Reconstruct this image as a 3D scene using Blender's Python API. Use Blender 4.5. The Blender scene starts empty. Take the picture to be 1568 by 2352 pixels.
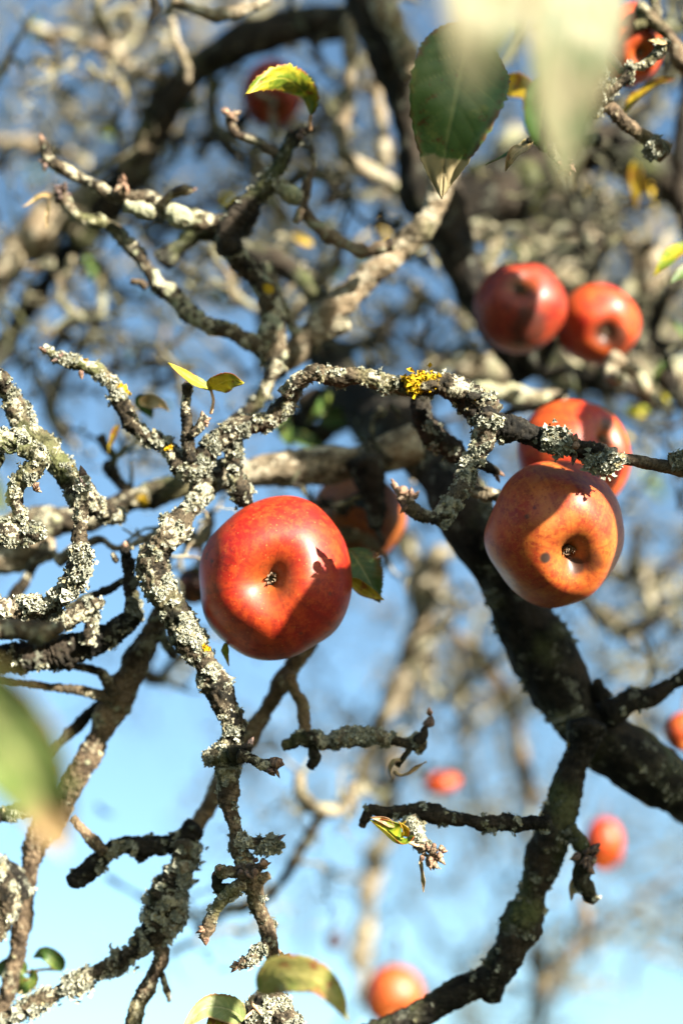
import bpy, math, random
import numpy as np
from mathutils import Vector, Matrix

# ------------------------------------------------------------------ camera, sky, sun, exposure
S = bpy.context.scene
COL = S.collection
PITCH = math.radians(29)
CAM = np.array([0.0, 0.0, 1.60])
RX = np.array([1.0, 0, 0])
UP = np.array([0, -math.sin(PITCH), math.cos(PITCH)])
FW = np.array([0, math.cos(PITCH), math.sin(PITCH)])

cam_data = bpy.data.cameras.new('camera')
cam = bpy.data.objects.new('camera', cam_data)
COL.objects.link(cam)
cam.location = CAM
cam.rotation_euler = (math.pi / 2 + PITCH, 0, 0)
cam_data.sensor_fit = 'HORIZONTAL'
cam_data.sensor_width = 24.0
cam_data.lens = 50.0
cam_data.clip_start = 0.02
cam_data.clip_end = 5000
cam_data.dof.use_dof = True
cam_data.dof.focus_distance = 0.685
cam_data.dof.aperture_fstop = 2.3
cam_data.dof.aperture_blades = 0
S.camera = cam

SUN_CAM = np.array([0.61, 0.56, 0.56])
SUN_CAM /= np.linalg.norm(SUN_CAM)
SUN = SUN_CAM[0] * RX + SUN_CAM[1] * UP - SUN_CAM[2] * FW          # towards the sun
SUN_EL = math.asin(SUN[2])
SUN_AZ = math.atan2(SUN[0], SUN[1])

world = bpy.data.worlds.new('World')
S.world = world
world.use_nodes = True
wn = world.node_tree
wn.nodes.clear()
sky = wn.nodes.new('ShaderNodeTexSky')
sky.sky_type = 'NISHITA'
sky.sun_disc = False
sky.sun_elevation = SUN_EL
sky.sun_rotation = SUN_AZ
sky.altitude = 200
sky.air_density = 1.0
sky.dust_density = 1.0
sky.ozone_density = 1.2
bg = wn.nodes.new('ShaderNodeBackground')
bg.inputs['Strength'].default_value = 0.052
wo = wn.nodes.new('ShaderNodeOutputWorld')
tint = wn.nodes.new('ShaderNodeMix')            # the photograph's cooler white balance
tint.data_type = 'RGBA'
tint.blend_type = 'MULTIPLY'
tint.inputs[0].default_value = 1.0
tint.inputs[7].default_value = (0.84, 1.0, 1.04, 1)
wn.links.new(sky.outputs[0], tint.inputs[6])
wn.links.new(tint.outputs[2], bg.inputs[0])
wn.links.new(bg.outputs[0], wo.inputs[0])

sun_data = bpy.data.lights.new('sun', 'SUN')
sun_data.energy = 5.0
sun_data.angle = math.radians(0.53)
sun_data.color = (1.0, 0.91, 0.77)
sun = bpy.data.objects.new('sun', sun_data)
COL.objects.link(sun)
sun.rotation_euler = Vector(SUN).to_track_quat('Z', 'Y').to_euler()
sun.location = (4, -5, 6)

S.view_settings.view_transform = 'Standard'
S.view_settings.look = 'None'
S.view_settings.gamma = 1.0
S.view_settings.exposure = 2.55
S.view_settings.use_curve_mapping = False
S.cycles.use_denoising = True
S.cycles.max_bounces = 6
S.cycles.diffuse_bounces = 1
S.cycles.sample_clamp_indirect = 6

rng = np.random.default_rng(7)
random.seed(7)
K = 0.48 / 1568.0                          # metres per traced unit at one metre


def at(x, y, z):
    """a point of the place: x, y as traced on a 1568 wide print, z = distance along the view"""
    x = np.asarray(x, float); y = np.asarray(y, float); z = np.asarray(z, float)
    X = (x - 784) * K * z
    Y = -(y - 1176) * K * z
    return CAM + X[..., None] * RX + Y[..., None] * UP + z[..., None] * FW


# ------------------------------------------------------------------ noise
def _hash(ix, iy, iz, seed):
    h = (ix.astype(np.uint32) * np.uint32(374761393) + iy.astype(np.uint32) * np.uint32(668265263)
         + iz.astype(np.uint32) * np.uint32(2246822519) + np.uint32(seed * 3266489917 % 4294967296))
    h = (h ^ (h >> np.uint32(13))) * np.uint32(1274126177)
    h = h ^ (h >> np.uint32(16))
    return h.astype(np.float32) / np.float32(4294967295.0) * 2 - 1


def vn(P, seed=0):
    """value noise, about -1..1"""
    F = np.floor(P)
    f = (P - F).astype(np.float32)
    f = f * f * (3 - 2 * f)
    I = F.astype(np.int64)
    r = 0
    for dx in (0, 1):
        wx = f[:, 0] if dx else 1 - f[:, 0]
        for dy in (0, 1):
            wy = f[:, 1] if dy else 1 - f[:, 1]
            for dz in (0, 1):
                wz = f[:, 2] if dz else 1 - f[:, 2]
                r = r + wx * wy * wz * _hash(I[:, 0] + dx, I[:, 1] + dy, I[:, 2] + dz, seed)
    return r


def fbm(P, seed=0, o=3):
    a, s, t = 1.0, 0, 0
    for i in range(o):
        s = s + a * vn(P * (2.03 ** i) + 17.3 * i, seed + i)
        t += a
        a *= 0.55
    return s / t


def smooth(e0, e1, x):
    t = np.clip((x - e0) / (e1 - e0), 0, 1)
    return t * t * (3 - 2 * t)


# ------------------------------------------------------------------ mesh helpers
def make_mesh(name, V, quads=None, tris=None, mats=(), attr=None, uv=None, smooth_on=True):
    me = bpy.data.meshes.new(name)
    V = np.asarray(V, np.float32)
    nq = 0 if quads is None else len(quads)
    nt = 0 if tris is None else len(tris)
    loops = np.concatenate([np.asarray(a, np.int32).ravel() for a in (quads, tris) if a is not None and len(a)])
    me.vertices.add(len(V))
    me.vertices.foreach_set('co', V.ravel())
    me.loops.add(len(loops))
    me.loops.foreach_set('vertex_index', loops)
    me.polygons.add(nq + nt)
    starts = np.concatenate([np.arange(nq) * 4, nq * 4 + np.arange(nt) * 3]).astype(np.int32)
    me.polygons.foreach_set('loop_start', starts)
    me.polygons.foreach_set('use_smooth', np.full(nq + nt, smooth_on))
    me.update(calc_edges=True)
    if attr is not None:
        a = me.attributes.new('mask', 'FLOAT_COLOR', 'POINT')
        a.data.foreach_set('color', np.asarray(attr, np.float32).ravel())
    if uv is not None:
        l = me.uv_layers.new(name='UVMap')
        l.data.foreach_set('uv', np.asarray(uv, np.float32)[loops].ravel())
    for m in mats:
        me.materials.append(m)
    me.validate()
    return me


def link(name, me, parent=None, label=None, cat=None, group=None, kind=None):
    o = bpy.data.objects.new(name, me)
    COL.objects.link(o)
    if parent is not None:
        o.parent = parent
        o.matrix_parent_inverse = Matrix.Translation(-Vector(parent_world(parent)))
    if label: o['label'] = label
    if cat: o['category'] = cat
    if group: o['group'] = group
    if kind: o['kind'] = kind
    return o


def parent_world(p):
    l = Vector(p.location)
    return l if p.parent is None else Vector((0, 0, 0)) + Vector(p.get('_w', (0, 0, 0)))


def thing(name, loc, label, cat, group=None):
    o = bpy.data.objects.new(name, None)
    COL.objects.link(o)
    o.location = loc
    o.empty_display_size = 0.05
    o['label'] = label
    o['category'] = cat
    if group: o['group'] = group
    return o


def sub(name, me, parent, **k):
    """a child of a part whose mesh is already in world coordinates"""
    o = bpy.data.objects.new(name, me)
    COL.objects.link(o)
    o.parent = parent
    for a, b in k.items(): o[a] = b
    return o


# ------------------------------------------------------------------ materials
def new_mat(name):
    m = bpy.data.materials.new(name)
    m.use_nodes = True
    n = m.node_tree
    n.nodes.clear()
    out = n.nodes.new('ShaderNodeOutputMaterial')
    b = n.nodes.new('ShaderNodeBsdfPrincipled')
    n.links.new(b.outputs[0], out.inputs[0])
    return m, n, b, out


def node(n, t, **k):
    o = n.nodes.new(t)
    for a, v in k.items():
        if a == 'inp':
            for i, x in v.items(): o.inputs[i].default_value = x
        else: setattr(o, a, v)
    return o


def mix(n, fac, a, b, blend='MIX'):
    m = n.nodes.new('ShaderNodeMix')
    m.data_type = 'RGBA'
    m.blend_type = blend
    for i, v in ((0, fac), (6, a), (7, b)):
        if isinstance(v, (int, float)): m.inputs[i].default_value = v
        elif isinstance(v, tuple): m.inputs[i].default_value = v + (1,) if len(v) == 3 else v
        else: n.links.new(v, m.inputs[i])
    return m.outputs[2]


def noise(n, scale, detail=4, rough=0.6, coord=None, dist=0):
    t = node(n, 'ShaderNodeTexNoise', inp={'Scale': scale, 'Detail': detail, 'Roughness': rough, 'Distortion': dist})
    if coord is not None: n.links.new(coord, t.inputs['Vector'])
    return t.outputs[0]


def ramp(n, src, e0, e1, c0=0.0, c1=1.0):
    r = node(n, 'ShaderNodeMapRange', inp={1: e0, 2: e1, 3: c0, 4: c1})
    r.interpolation_type = 'SMOOTHSTEP'
    n.links.new(src, r.inputs[0])
    return r.outputs[0]


def bark_material(name, dark, light, warm, crust=(0.25, 0.235, 0.165), crust_at=0.53, lichen=(0.24, 0.245, 0.175), yellow=(0.30, 0.19, 0.01)):
    m, n, b, out = new_mat(name)
    geo = node(n, 'ShaderNodeTexCoord').outputs['Object']
    at_ = node(n, 'ShaderNodeAttribute', attribute_name='mask')
    sep = node(n, 'ShaderNodeSeparateColor')
    n.links.new(at_.outputs['Color'], sep.inputs[0])
    c = mix(n, ramp(n, noise(n, 140, 5, 0.65, geo), 0.38, 0.66), dark, light)
    c = mix(n, ramp(n, noise(n, 32, 3, 0.5, geo), 0.45, 0.62), c, warm)
    c = mix(n, ramp(n, noise(n, 900, 3, 0.6, geo), 0.52, 0.68, 0, 0.55), c, dark)
    # thin films of green algae, real growth
    c = mix(n, ramp(n, noise(n, 21, 3, 0.5, geo), 0.55, 0.72, 0, 0.5), c, (0.11, 0.13, 0.05))
    c = mix(n, ramp(n, noise(n, 95, 7, 0.72, geo), crust_at, crust_at + 0.05), c, crust)
    c = mix(n, ramp(n, noise(n, 700, 4, 0.7, geo), 0.50, 0.62, 0, 0.75), c, dark)
    lc = mix(n, ramp(n, noise(n, 420, 4, 0.6, geo), 0.35, 0.7), lichen, (lichen[0] * .62, lichen[1] * .66, lichen[2] * .55))
    lc = mix(n, ramp(n, noise(n, 60, 2, 0.5, geo), 0.5, 0.75, 0, 0.6), lc, (0.40, 0.38, 0.20))
    c = mix(n, sep.outputs[0], c, lc)
    c = mix(n, sep.outputs[1], c, yellow)
    n.links.new(c, b.inputs['Base Color'])
    b.inputs['Roughness'].default_value = 0.82
    b.inputs['Specular IOR Level'].default_value = 0.12
    bp = node(n, 'ShaderNodeBump', inp={'Strength': 0.9, 'Distance': 0.0010})
    n.links.new(noise(n, 520, 6, 0.7, geo), bp.inputs['Height'])
    n.links.new(bp.outputs[0], b.inputs['Normal'])
    return m


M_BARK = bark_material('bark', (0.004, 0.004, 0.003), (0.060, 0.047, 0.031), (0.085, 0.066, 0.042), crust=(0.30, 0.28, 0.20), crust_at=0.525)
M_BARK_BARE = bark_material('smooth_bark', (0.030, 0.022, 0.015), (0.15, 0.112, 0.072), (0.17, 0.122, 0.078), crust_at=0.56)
M_BARK_DARK = bark_material('shaded_bark', (0.004, 0.004, 0.0035), (0.024, 0.021, 0.016), (0.032, 0.025, 0.018), crust=(0.085, 0.088, 0.068), crust_at=0.57,  # darker copy of the bark: shade is put into its colour
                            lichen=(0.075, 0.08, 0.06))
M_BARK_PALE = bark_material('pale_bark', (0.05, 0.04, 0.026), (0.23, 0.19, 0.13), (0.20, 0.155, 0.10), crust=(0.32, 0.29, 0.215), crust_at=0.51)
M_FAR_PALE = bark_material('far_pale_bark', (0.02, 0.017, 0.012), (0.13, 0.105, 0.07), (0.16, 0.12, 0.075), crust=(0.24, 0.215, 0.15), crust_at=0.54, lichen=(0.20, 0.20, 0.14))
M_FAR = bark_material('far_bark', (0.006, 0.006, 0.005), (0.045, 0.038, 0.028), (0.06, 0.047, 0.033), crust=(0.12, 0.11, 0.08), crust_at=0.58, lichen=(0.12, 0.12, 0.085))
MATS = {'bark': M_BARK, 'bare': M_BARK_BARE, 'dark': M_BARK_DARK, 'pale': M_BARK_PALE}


def lichen_material():
    m, n, b, out = new_mat('lichen')
    at_ = node(n, 'ShaderNodeAttribute', attribute_name='mask')
    sep = node(n, 'ShaderNodeSeparateColor')
    n.links.new(at_.outputs['Color'], sep.inputs[0])
    c = mix(n, sep.outputs[2], (0.06, 0.067, 0.048), (0.38, 0.385, 0.31))
    c = mix(n, sep.outputs[0], c, (0.20, 0.17, 0.09))
    c = mix(n, sep.outputs[1], c, (0.36, 0.225, 0.006))
    n.links.new(c, b.inputs['Base Color'])
    b.inputs['Roughness'].default_value = 0.9
    b.inputs['Specular IOR Level'].default_value = 0.15
    return m


M_LICHEN = lichen_material()


def apple_material(name, red, orange, dark, mottle, seed):
    m, n, b, out = new_mat(name)
    obj = node(n, 'ShaderNodeTexCoord').outputs['Object']
    mp = node(n, 'ShaderNodeMapping', inp={1: (seed * 1.7, seed * .9, seed * 2.3)})
    n.links.new(obj, mp.inputs[0])
    v = mp.outputs[0]
    at_ = node(n, 'ShaderNodeAttribute', attribute_name='mask')      # r: nearness to the eye, g: stripe, b: blemish and wider dark patches
    sep = node(n, 'ShaderNodeSeparateColor')
    n.links.new(at_.outputs['Color'], sep.inputs[0])
    base = mix(n, ramp(n, noise(n, 34, 6, 0.7, v), 0.42 - mottle * .4, 0.74 - mottle * .3), red, orange)
    base = mix(n, ramp(n, sep.outputs[1], 0.48, 0.70, 0, 0.42), base, dark)
    base = mix(n, ramp(n, sep.outputs[1], 0.30, 0.44, 0.30, 0), base, orange)
    base = mix(n, ramp(n, noise(n, 210, 6, 0.8, v), 0.47, 0.60, 0, 0.75), base, orange)
    base = mix(n, ramp(n, noise(n, 260, 5, 0.75, v), 0.52, 0.64, 0, 0.6), base, dark)
    base = mix(n, ramp(n, noise(n, 60, 4, 0.6, v), 0.52, 0.70, 0, 0.5), base, dark)
    base = mix(n, sep.outputs[0], base, (0.15, 0.065, 0.010))
    # lenticels: pale pin points
    vo = node(n, 'ShaderNodeTexVoronoi', inp={'Scale': 430.0})
    n.links.new(v, vo.inputs['Vector'])
    sp = ramp(n, vo.outputs['Distance'], 0.08, 0.24, 0.7, 0.0)
    k = node(n, 'ShaderNodeMath', operation='MULTIPLY')
    n.links.new(sp, k.inputs[0])
    n.links.new(ramp(n, noise(n, 160, 2, 0.5, v), 0.5, 0.62), k.inputs[1])
    base = mix(n, k.outputs[0], base, (0.30, 0.13, 0.03))
    vo2 = node(n, 'ShaderNodeTexVoronoi', inp={'Scale': 95.0})
    n.links.new(v, vo2.inputs['Vector'])
    sp2 = ramp(n, vo2.outputs['Distance'], 0.06, 0.15, 0.75, 0.0)
    k2 = node(n, 'ShaderNodeMath', operation='MULTIPLY')
    n.links.new(sp2, k2.inputs[0])
    n.links.new(ramp(n, noise(n, 50, 2, 0.5, v), 0.56, 0.6), k2.inputs[1])
    base = mix(n, k2.outputs[0], base, (0.09, 0.015, 0.01))
    base = mix(n, sep.outputs[2], base, (0.025, 0.012, 0.008))
    n.links.new(base, b.inputs['Base Color'])
    b.inputs['Roughness'].default_value = 0.50
    b.inputs['Specular IOR Level'].default_value = 0.36
    b.inputs['Coat Weight'].default_value = 0.10
    b.inputs['Coat Roughness'].default_value = 0.28
    b.inputs['Subsurface Weight'].default_value = 0.12
    b.inputs['Subsurface Radius'].default_value = (0.006, 0.002, 0.001)
    b.inputs['Subsurface Scale'].default_value = 1.0
    bp = node(n, 'ShaderNodeBump', inp={'Strength': 0.25, 'Distance': 0.0004})
    n.links.new(noise(n, 420, 4, 0.6, v), bp.inputs['Height'])
    n.links.new(bp.outputs[0], b.inputs['Normal'])
    return m


def leaf_material(name, green, yellow, brown, y_amt, b_amt, transl=0.35, pale=(0.30, 0.34, 0.20), tip=None, spec=0.4):
    m, n, b, out = new_mat(name)
    uvn = node(n, 'ShaderNodeTexCoord')
    obj = uvn.outputs['Object']
    at_ = node(n, 'ShaderNodeAttribute', attribute_name='mask')      # r vein, g edge, b along
    sep = node(n, 'ShaderNodeSeparateColor')
    n.links.new(at_.outputs['Color'], sep.inputs[0])
    c = mix(n, ramp(n, noise(n, 80, 4, 0.6, obj), 0.75 - y_amt, 0.95 - y_amt), green, yellow)
    c = mix(n, ramp(n, noise(n, 260, 4, 0.6, obj), 0.5, 0.7, 0, 0.35), c, tuple(x * .55 for x in green))
    c = mix(n, ramp(n, noise(n, 150, 5, 0.7, obj), 0.78 - b_amt, 0.86 - b_amt, 0, 0.85), c, brown)
    ed = node(n, 'ShaderNodeMath', operation='MULTIPLY')
    n.links.new(sep.outputs[1], ed.inputs[0])
    n.links.new(ramp(n, noise(n, 110, 3, 0.6, obj), 0.42, 0.58), ed.inputs[1])
    c = mix(n, ed.outputs[0], c, brown)
    c = mix(n, ramp(n, sep.outputs[0], 0.0, 1.0, 0, 0.55), c, tuple(min(1, x * 1.2 + .06) for x in yellow))
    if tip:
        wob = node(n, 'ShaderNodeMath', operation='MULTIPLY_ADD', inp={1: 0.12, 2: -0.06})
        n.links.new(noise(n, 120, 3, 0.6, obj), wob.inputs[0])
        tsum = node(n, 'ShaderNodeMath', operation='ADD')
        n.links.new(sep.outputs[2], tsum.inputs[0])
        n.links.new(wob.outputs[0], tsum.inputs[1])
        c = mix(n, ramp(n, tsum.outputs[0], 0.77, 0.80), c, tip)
    g = node(n, 'ShaderNodeNewGeometry')
    back = mix(n, 0.55, c, pale)
    c2 = mix(n, g.outputs['Backfacing'], c, back)
    n.links.new(c2, b.inputs['Base Color'])
    b.inputs['Roughness'].default_value = 0.48
    b.inputs['Specular IOR Level'].default_value = spec
    tr = node(n, 'ShaderNodeBsdfTranslucent')
    n.links.new(c2, tr.inputs[0])
    ms = node(n, 'ShaderNodeMixShader', inp={0: transl})
    n.links.new(b.outputs[0], ms.inputs[1])
    n.links.new(tr.outputs[0], ms.inputs[2])
    n.links.new(ms.outputs[0], out.inputs[0])
    bp = node(n, 'ShaderNodeBump', inp={'Strength': 0.5, 'Distance': 0.0005})
    n.links.new(noise(n, 350, 4, 0.6, obj), bp.inputs['Height'])
    n.links.new(bp.outputs[0], b.inputs['Normal'])
    return m


M_LEAF_GREEN = leaf_material('green_leaf', (0.045, 0.10, 0.020), (0.16, 0.19, 0.035), (0.10, 0.045, 0.015), 0.22, 0.20)
M_LEAF_YG = leaf_material('turning_leaf', (0.13, 0.20, 0.015), (0.42, 0.36, 0.02), (0.26, 0.06, 0.015), 0.35, 0.18, 0.5)
M_LEAF_YEL = leaf_material('yellow_leaf', (0.20, 0.20, 0.02), (0.46, 0.33, 0.02), (0.28, 0.08, 0.02), 0.5, 0.24, 0.5)
M_LEAF_PALE = leaf_material('pale_leaf', (0.11, 0.13, 0.07), (0.19, 0.18, 0.11), (0.14, 0.095, 0.055), 0.35, 0.05, 0.35, (0.155, 0.165, 0.11), spec=.12)
M_LEAF_SOFT = leaf_material('soft_green_leaf', (0.20, 0.25, 0.09), (0.36, 0.32, 0.15), (0.30, 0.16, 0.07), 0.26, 0.10, 0.4, (0.30, 0.36, 0.18))
M_LEAF_TIP = leaf_material('green_leaf_lit_tip', (0.07, 0.135, 0.035), (0.18, 0.21, 0.05), (0.10, 0.045, 0.015), 0.22, 0.20, tip=(0.36, 0.30, 0.17), pale=(0.10, 0.14, 0.06))  # cream tip: sunlight painted into the leaf colour
M_LEAF_YG2 = leaf_material('yellow_green_leaf', (0.22, 0.30, 0.02), (0.52, 0.42, 0.04), (0.40, 0.12, 0.03), 0.40, 0.20, 0.5, (0.42, 0.40, 0.10))
M_LEAF_BLUSH = leaf_material('blushed_leaf', (0.26, 0.30, 0.07), (0.42, 0.38, 0.12), (0.32, 0.08, 0.04), 0.38, 0.24, 0.5, (0.38, 0.36, 0.16))
M_LEAF_SOFT2 = leaf_material('fading_leaf', (0.15, 0.21, 0.06), (0.30, 0.28, 0.12), (0.25, 0.14, 0.06), 0.26, 0.10, 0.4, (0.24, 0.29, 0.14), tip=(0.30, 0.21, 0.10))
M_LEAF_DRY = leaf_material('dry_leaf', (0.16, 0.13, 0.04), (0.50, 0.36, 0.18), (0.20, 0.10, 0.06), 0.38, 0.22, 0.3)


def simple_bark(name, a, b_, sc):
    m, n, b, out = new_mat(name)
    obj = node(n, 'ShaderNodeTexCoord').outputs['Object']
    c = mix(n, ramp(n, noise(n, sc, 4, 0.65, obj), 0.36, 0.64), a, b_)
    n.links.new(c, b.inputs['Base Color'])
    b.inputs['Roughness'].default_value = 0.75
    bp = node(n, 'ShaderNodeBump', inp={'Strength': 0.6, 'Distance': 0.0004})
    n.links.new(noise(n, sc * 2, 4, 0.6, obj), bp.inputs['Height'])
    n.links.new(bp.outputs[0], b.inputs['Normal'])
    return m


M_BUD = simple_bark('bud_scales', (0.05, 0.022, 0.013), (0.24, 0.14, 0.085), 500)
M_BUD_DARK = simple_bark('dark_bud_scales', (0.03, 0.02, 0.018), (0.13, 0.08, 0.06), 500)
M_SEPAL = simple_bark('dry_sepal', (0.07, 0.045, 0.025), (0.30, 0.215, 0.14), 700)
M_EYE = simple_bark('apple_eye', (0.012, 0.012, 0.008), (0.05, 0.045, 0.02), 500)
M_STALK = simple_bark('leaf_stalk', (0.34, 0.20, 0.10), (0.58, 0.36, 0.22), 300)


# ------------------------------------------------------------------ branches
def spline(ctrl, step):
    """Catmull-Rom through rows of (x, y, z, r); returns resampled rows"""
    c = np.asarray(ctrl, float)
    c = np.vstack([2 * c[0] - c[1], c, 2 * c[-1] - c[-2]])
    c[0, 3] = c[1, 3]; c[-1, 3] = c[-2, 3]
    out = []
    for i in range(1, len(c) - 2):
        L = np.linalg.norm(c[i + 1, :3] - c[i, :3])
        k = max(2, int(math.ceil(L / step)))
        t = np.linspace(0, 1, k, endpoint=False)[:, None]
        a, b, d, e = c[i - 1], c[i], c[i + 1], c[i + 2]
        out.append(0.5 * (2 * b + (d - a) * t + (2 * a - 5 * b + 4 * d - e) * t ** 2 + (3 * b - a - 3 * d + e) * t ** 3))
    out.append(c[-2][None])
    o = np.vstack(out)
    o[:, 3] = np.maximum(o[:, 3], 1e-4)
    return o


def tube(ctrl, detail=1.0, gnarl=0.3, rough=1.0, lichen=0.4, yellow=0.0, ring=0.0, seed=0, tipclose=True):
    """bark surface round a traced centre line. returns V, quads, tris, mask, centres, outward, s"""
    rmean = float(np.mean([c[3] for c in ctrl]))
    step = max(0.00055 / detail, rmean * 0.14 / detail)
    P = spline(ctrl, step)
    n = len(P)
    s = np.concatenate([[0], np.cumsum(np.linalg.norm(np.diff(P[:, :3], axis=0), axis=1))])
    off = seed * 3.71
    # the centre line itself is crooked
    q = np.stack([s / (rmean * 5) + off, s * 0 + 0.5, s * 0], 1)
    wob = np.stack([vn(q + k * 31.7, seed) for k in range(3)], 1) + 0.5 * np.stack([vn(q * 2.7 + k * 11.7, seed + 3) for k in range(3)], 1)
    env = np.minimum(1, np.minimum(s, s[-1] - s) / (rmean * 3 + 1e-6))[:, None]
    C = P[:, :3] + wob * gnarl * P[:, 3:4] * env
    R = P[:, 3] * (1 + 0.16 * rough * vn(np.stack([s / (rmean * 2.2) + off, s * 0 + 9.1, s * 0], 1), seed + 5))
    if ring > 0:
        w = s / (rmean * 0.42) + 0.9 * vn(np.stack([s / (rmean * 1.5), s * 0 + off, s * 0], 1), seed + 6)
        R = R * (1 + ring * 0.10 * (np.abs(np.sin(w * 2.2)) - 0.5) * 1.6)
    T = np.gradient(C, axis=0)
    T /= np.linalg.norm(T, axis=1)[:, None] + 1e-12
    a = np.array([0.3, 0.9, 0.2]) if abs(T[0] @ np.array([0.3, 0.9, 0.2])) < 0.8 else np.array([1.0, 0, 0])
    N = np.zeros_like(T)
    nv = a - T[0] * (a @ T[0]); nv /= np.linalg.norm(nv)
    for i in range(n):
        nv = nv - T[i] * (nv @ T[i]); nv /= np.linalg.norm(nv) + 1e-12
        N[i] = nv
    B = np.cross(T, N)
    m = int(np.clip(2 * math.pi * rmean / (0.0006 / detail), 7, 56))
    th = np.linspace(0, 2 * math.pi, m, endpoint=False)
    O = (np.cos(th)[None, :, None] * N[:, None] + np.sin(th)[None, :, None] * B[:, None])
    base = C[:, None] + O * R[:, None, None]
    bp = base.reshape(-1, 3)
    Rr = np.repeat(R, m)
    inv = 1.0 / rmean
    lo = vn(bp * inv * 0.7 + off, seed + 11)
    mi = fbm(bp * inv * 2.1 + off, seed + 12, 2)
    hi = fbm(bp * 900, seed + 13, 2) if detail > 0.45 else vn(bp * inv * 6, seed + 13)
    d = Rr * rough * (0.13 * lo + 0.12 * mi) + rough * min(0.0008, rmean * .15) * (0.4 * hi + 0.6 * np.sign(hi) * np.abs(hi) ** .6)
    # lichen grows in patches
    lm = fbm(bp * min(200, 1.3 * inv) + off, seed + 21, 3)
    thr = 0.66 - 1.10 * lichen
    mask = smooth(thr, thr + 0.16, lm)
    crust = 0.5 + 0.5 * fbm(bp * 620, seed + 22, 2)
    d = d + mask * min(0.0008, rmean * 0.18) * (0.25 + 1.1 * crust)
    ym = np.zeros_like(mask)
    if yellow > 0:
        yn = fbm(bp * 75 + 40 + off, seed + 31, 2)
        ym = smooth(0.66 - yellow, 0.74 - yellow, yn)
    Of = O.reshape(-1, 3)
    V = bp + Of * d[:, None]
    idx = np.arange(n * m).reshape(n, m)
    A = idx[:-1]; Bq = idx[1:]
    quads = np.stack([A, np.roll(A, -1, 1), np.roll(Bq, -1, 1), Bq], -1).reshape(-1, 4)
    tris = []
    extra = []
    for end, ring_i, sgn in ((0, 0, -1), (1, n - 1, 1)):
        cc = C[ring_i] + sgn * T[ring_i] * R[ring_i] * 0.35
        k = n * m + end
        extra.append(cc)
        rr = idx[ring_i]
        nx = np.roll(rr, -1)
        tr = np.stack([rr, nx, np.full(m, k)], 1) if end else np.stack([nx, rr, np.full(m, k)], 1)
        tris.append(tr)
    V = np.vstack([V, extra])
    col = np.stack([mask, ym, 0.5 + 0.5 * mi, np.ones_like(mask)], 1)
    col = np.vstack([col, col[[0, -1]]])
    return V, quads, np.vstack(tris), col, Of, mask, ym, (C, R, T)


def flakes(V, O, mask, ym, count, size, seed, shag=0.5):
    """small curled lichen lobes standing on the bark"""
    r = np.random.default_rng(seed)
    w = np.clip(mask, 0, 1) ** 2 + ym * 1.5
    if w.sum() < 5: return None
    idx = r.choice(len(w), size=count, p=w / w.sum())
    p = V[idx]
    o = O[idx]
    flat = r.random(len(o)) < 0.55
    n = o + r.normal(0, 1, o.shape) * np.where(flat, 0.22, 0.75)[:, None]
    n /= np.linalg.norm(n, axis=1)[:, None]
    t = np.cross(n, r.normal(0, 1, o.shape)); t /= np.linalg.norm(t, axis=1)[:, None]
    b = np.cross(n, t)
    k = 6
    sz = size * r.uniform(0.45, 1.35, count) * np.where(flat, 1.35, 1.0) * (1 + shag * (r.random(count) < 0.15))
    th = np.linspace(0, 2 * math.pi, k, endpoint=False)
    rad = r.uniform(0.35, 1.25, (count, k)) * sz[:, None] * (0.45 + 0.75 * np.abs(np.cos(th + r.uniform(0, 3, (count, 1)))))
    lift = r.uniform(-0.3, 0.9, (count, k)) * sz[:, None]
    sz = sz * (0.75 + 0.9 * np.clip(0.4 + fbm(p * 110, seed + 9, 2), 0, 1))
    c = p + o * (sz * np.where(flat, 0.12, r.uniform(-0.1, 0.5 + shag, count)))[:, None]
    rim = (c[:, None] + t[:, None] * (np.cos(th)[None] * rad)[..., None] + b[:, None] * (np.sin(th)[None] * rad)[..., None]
           + n[:, None] * lift[..., None])
    VV = np.concatenate([c[:, None], rim], 1).reshape(-1, 3)
    base = np.arange(count)[:, None] * (k + 1)
    i = np.arange(k)
    tr = np.stack([np.broadcast_to(base, (count, k)), base + 1 + i, base + 1 + (i + 1) % k], -1).reshape(-1, 3)
    tone = np.clip(0.45 * r.random(count) + 0.5 * (0.5 + 1.1 * fbm(p * 170, seed + 5, 2)) + .02, 0, 1)
    brown = (r.random(count) < 0.13) * r.uniform(0.4, 1, count)
    y = (ym[idx] > 0.3).astype(float)
    col = np.stack([brown * (1 - y), y, tone, np.ones(count)], 1)
    col = np.repeat(col, k + 1, 0)
    return make_mesh('lichen', VV, None, tr, [M_LICHEN], col, smooth_on=False)


BR_N = [0]


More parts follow.
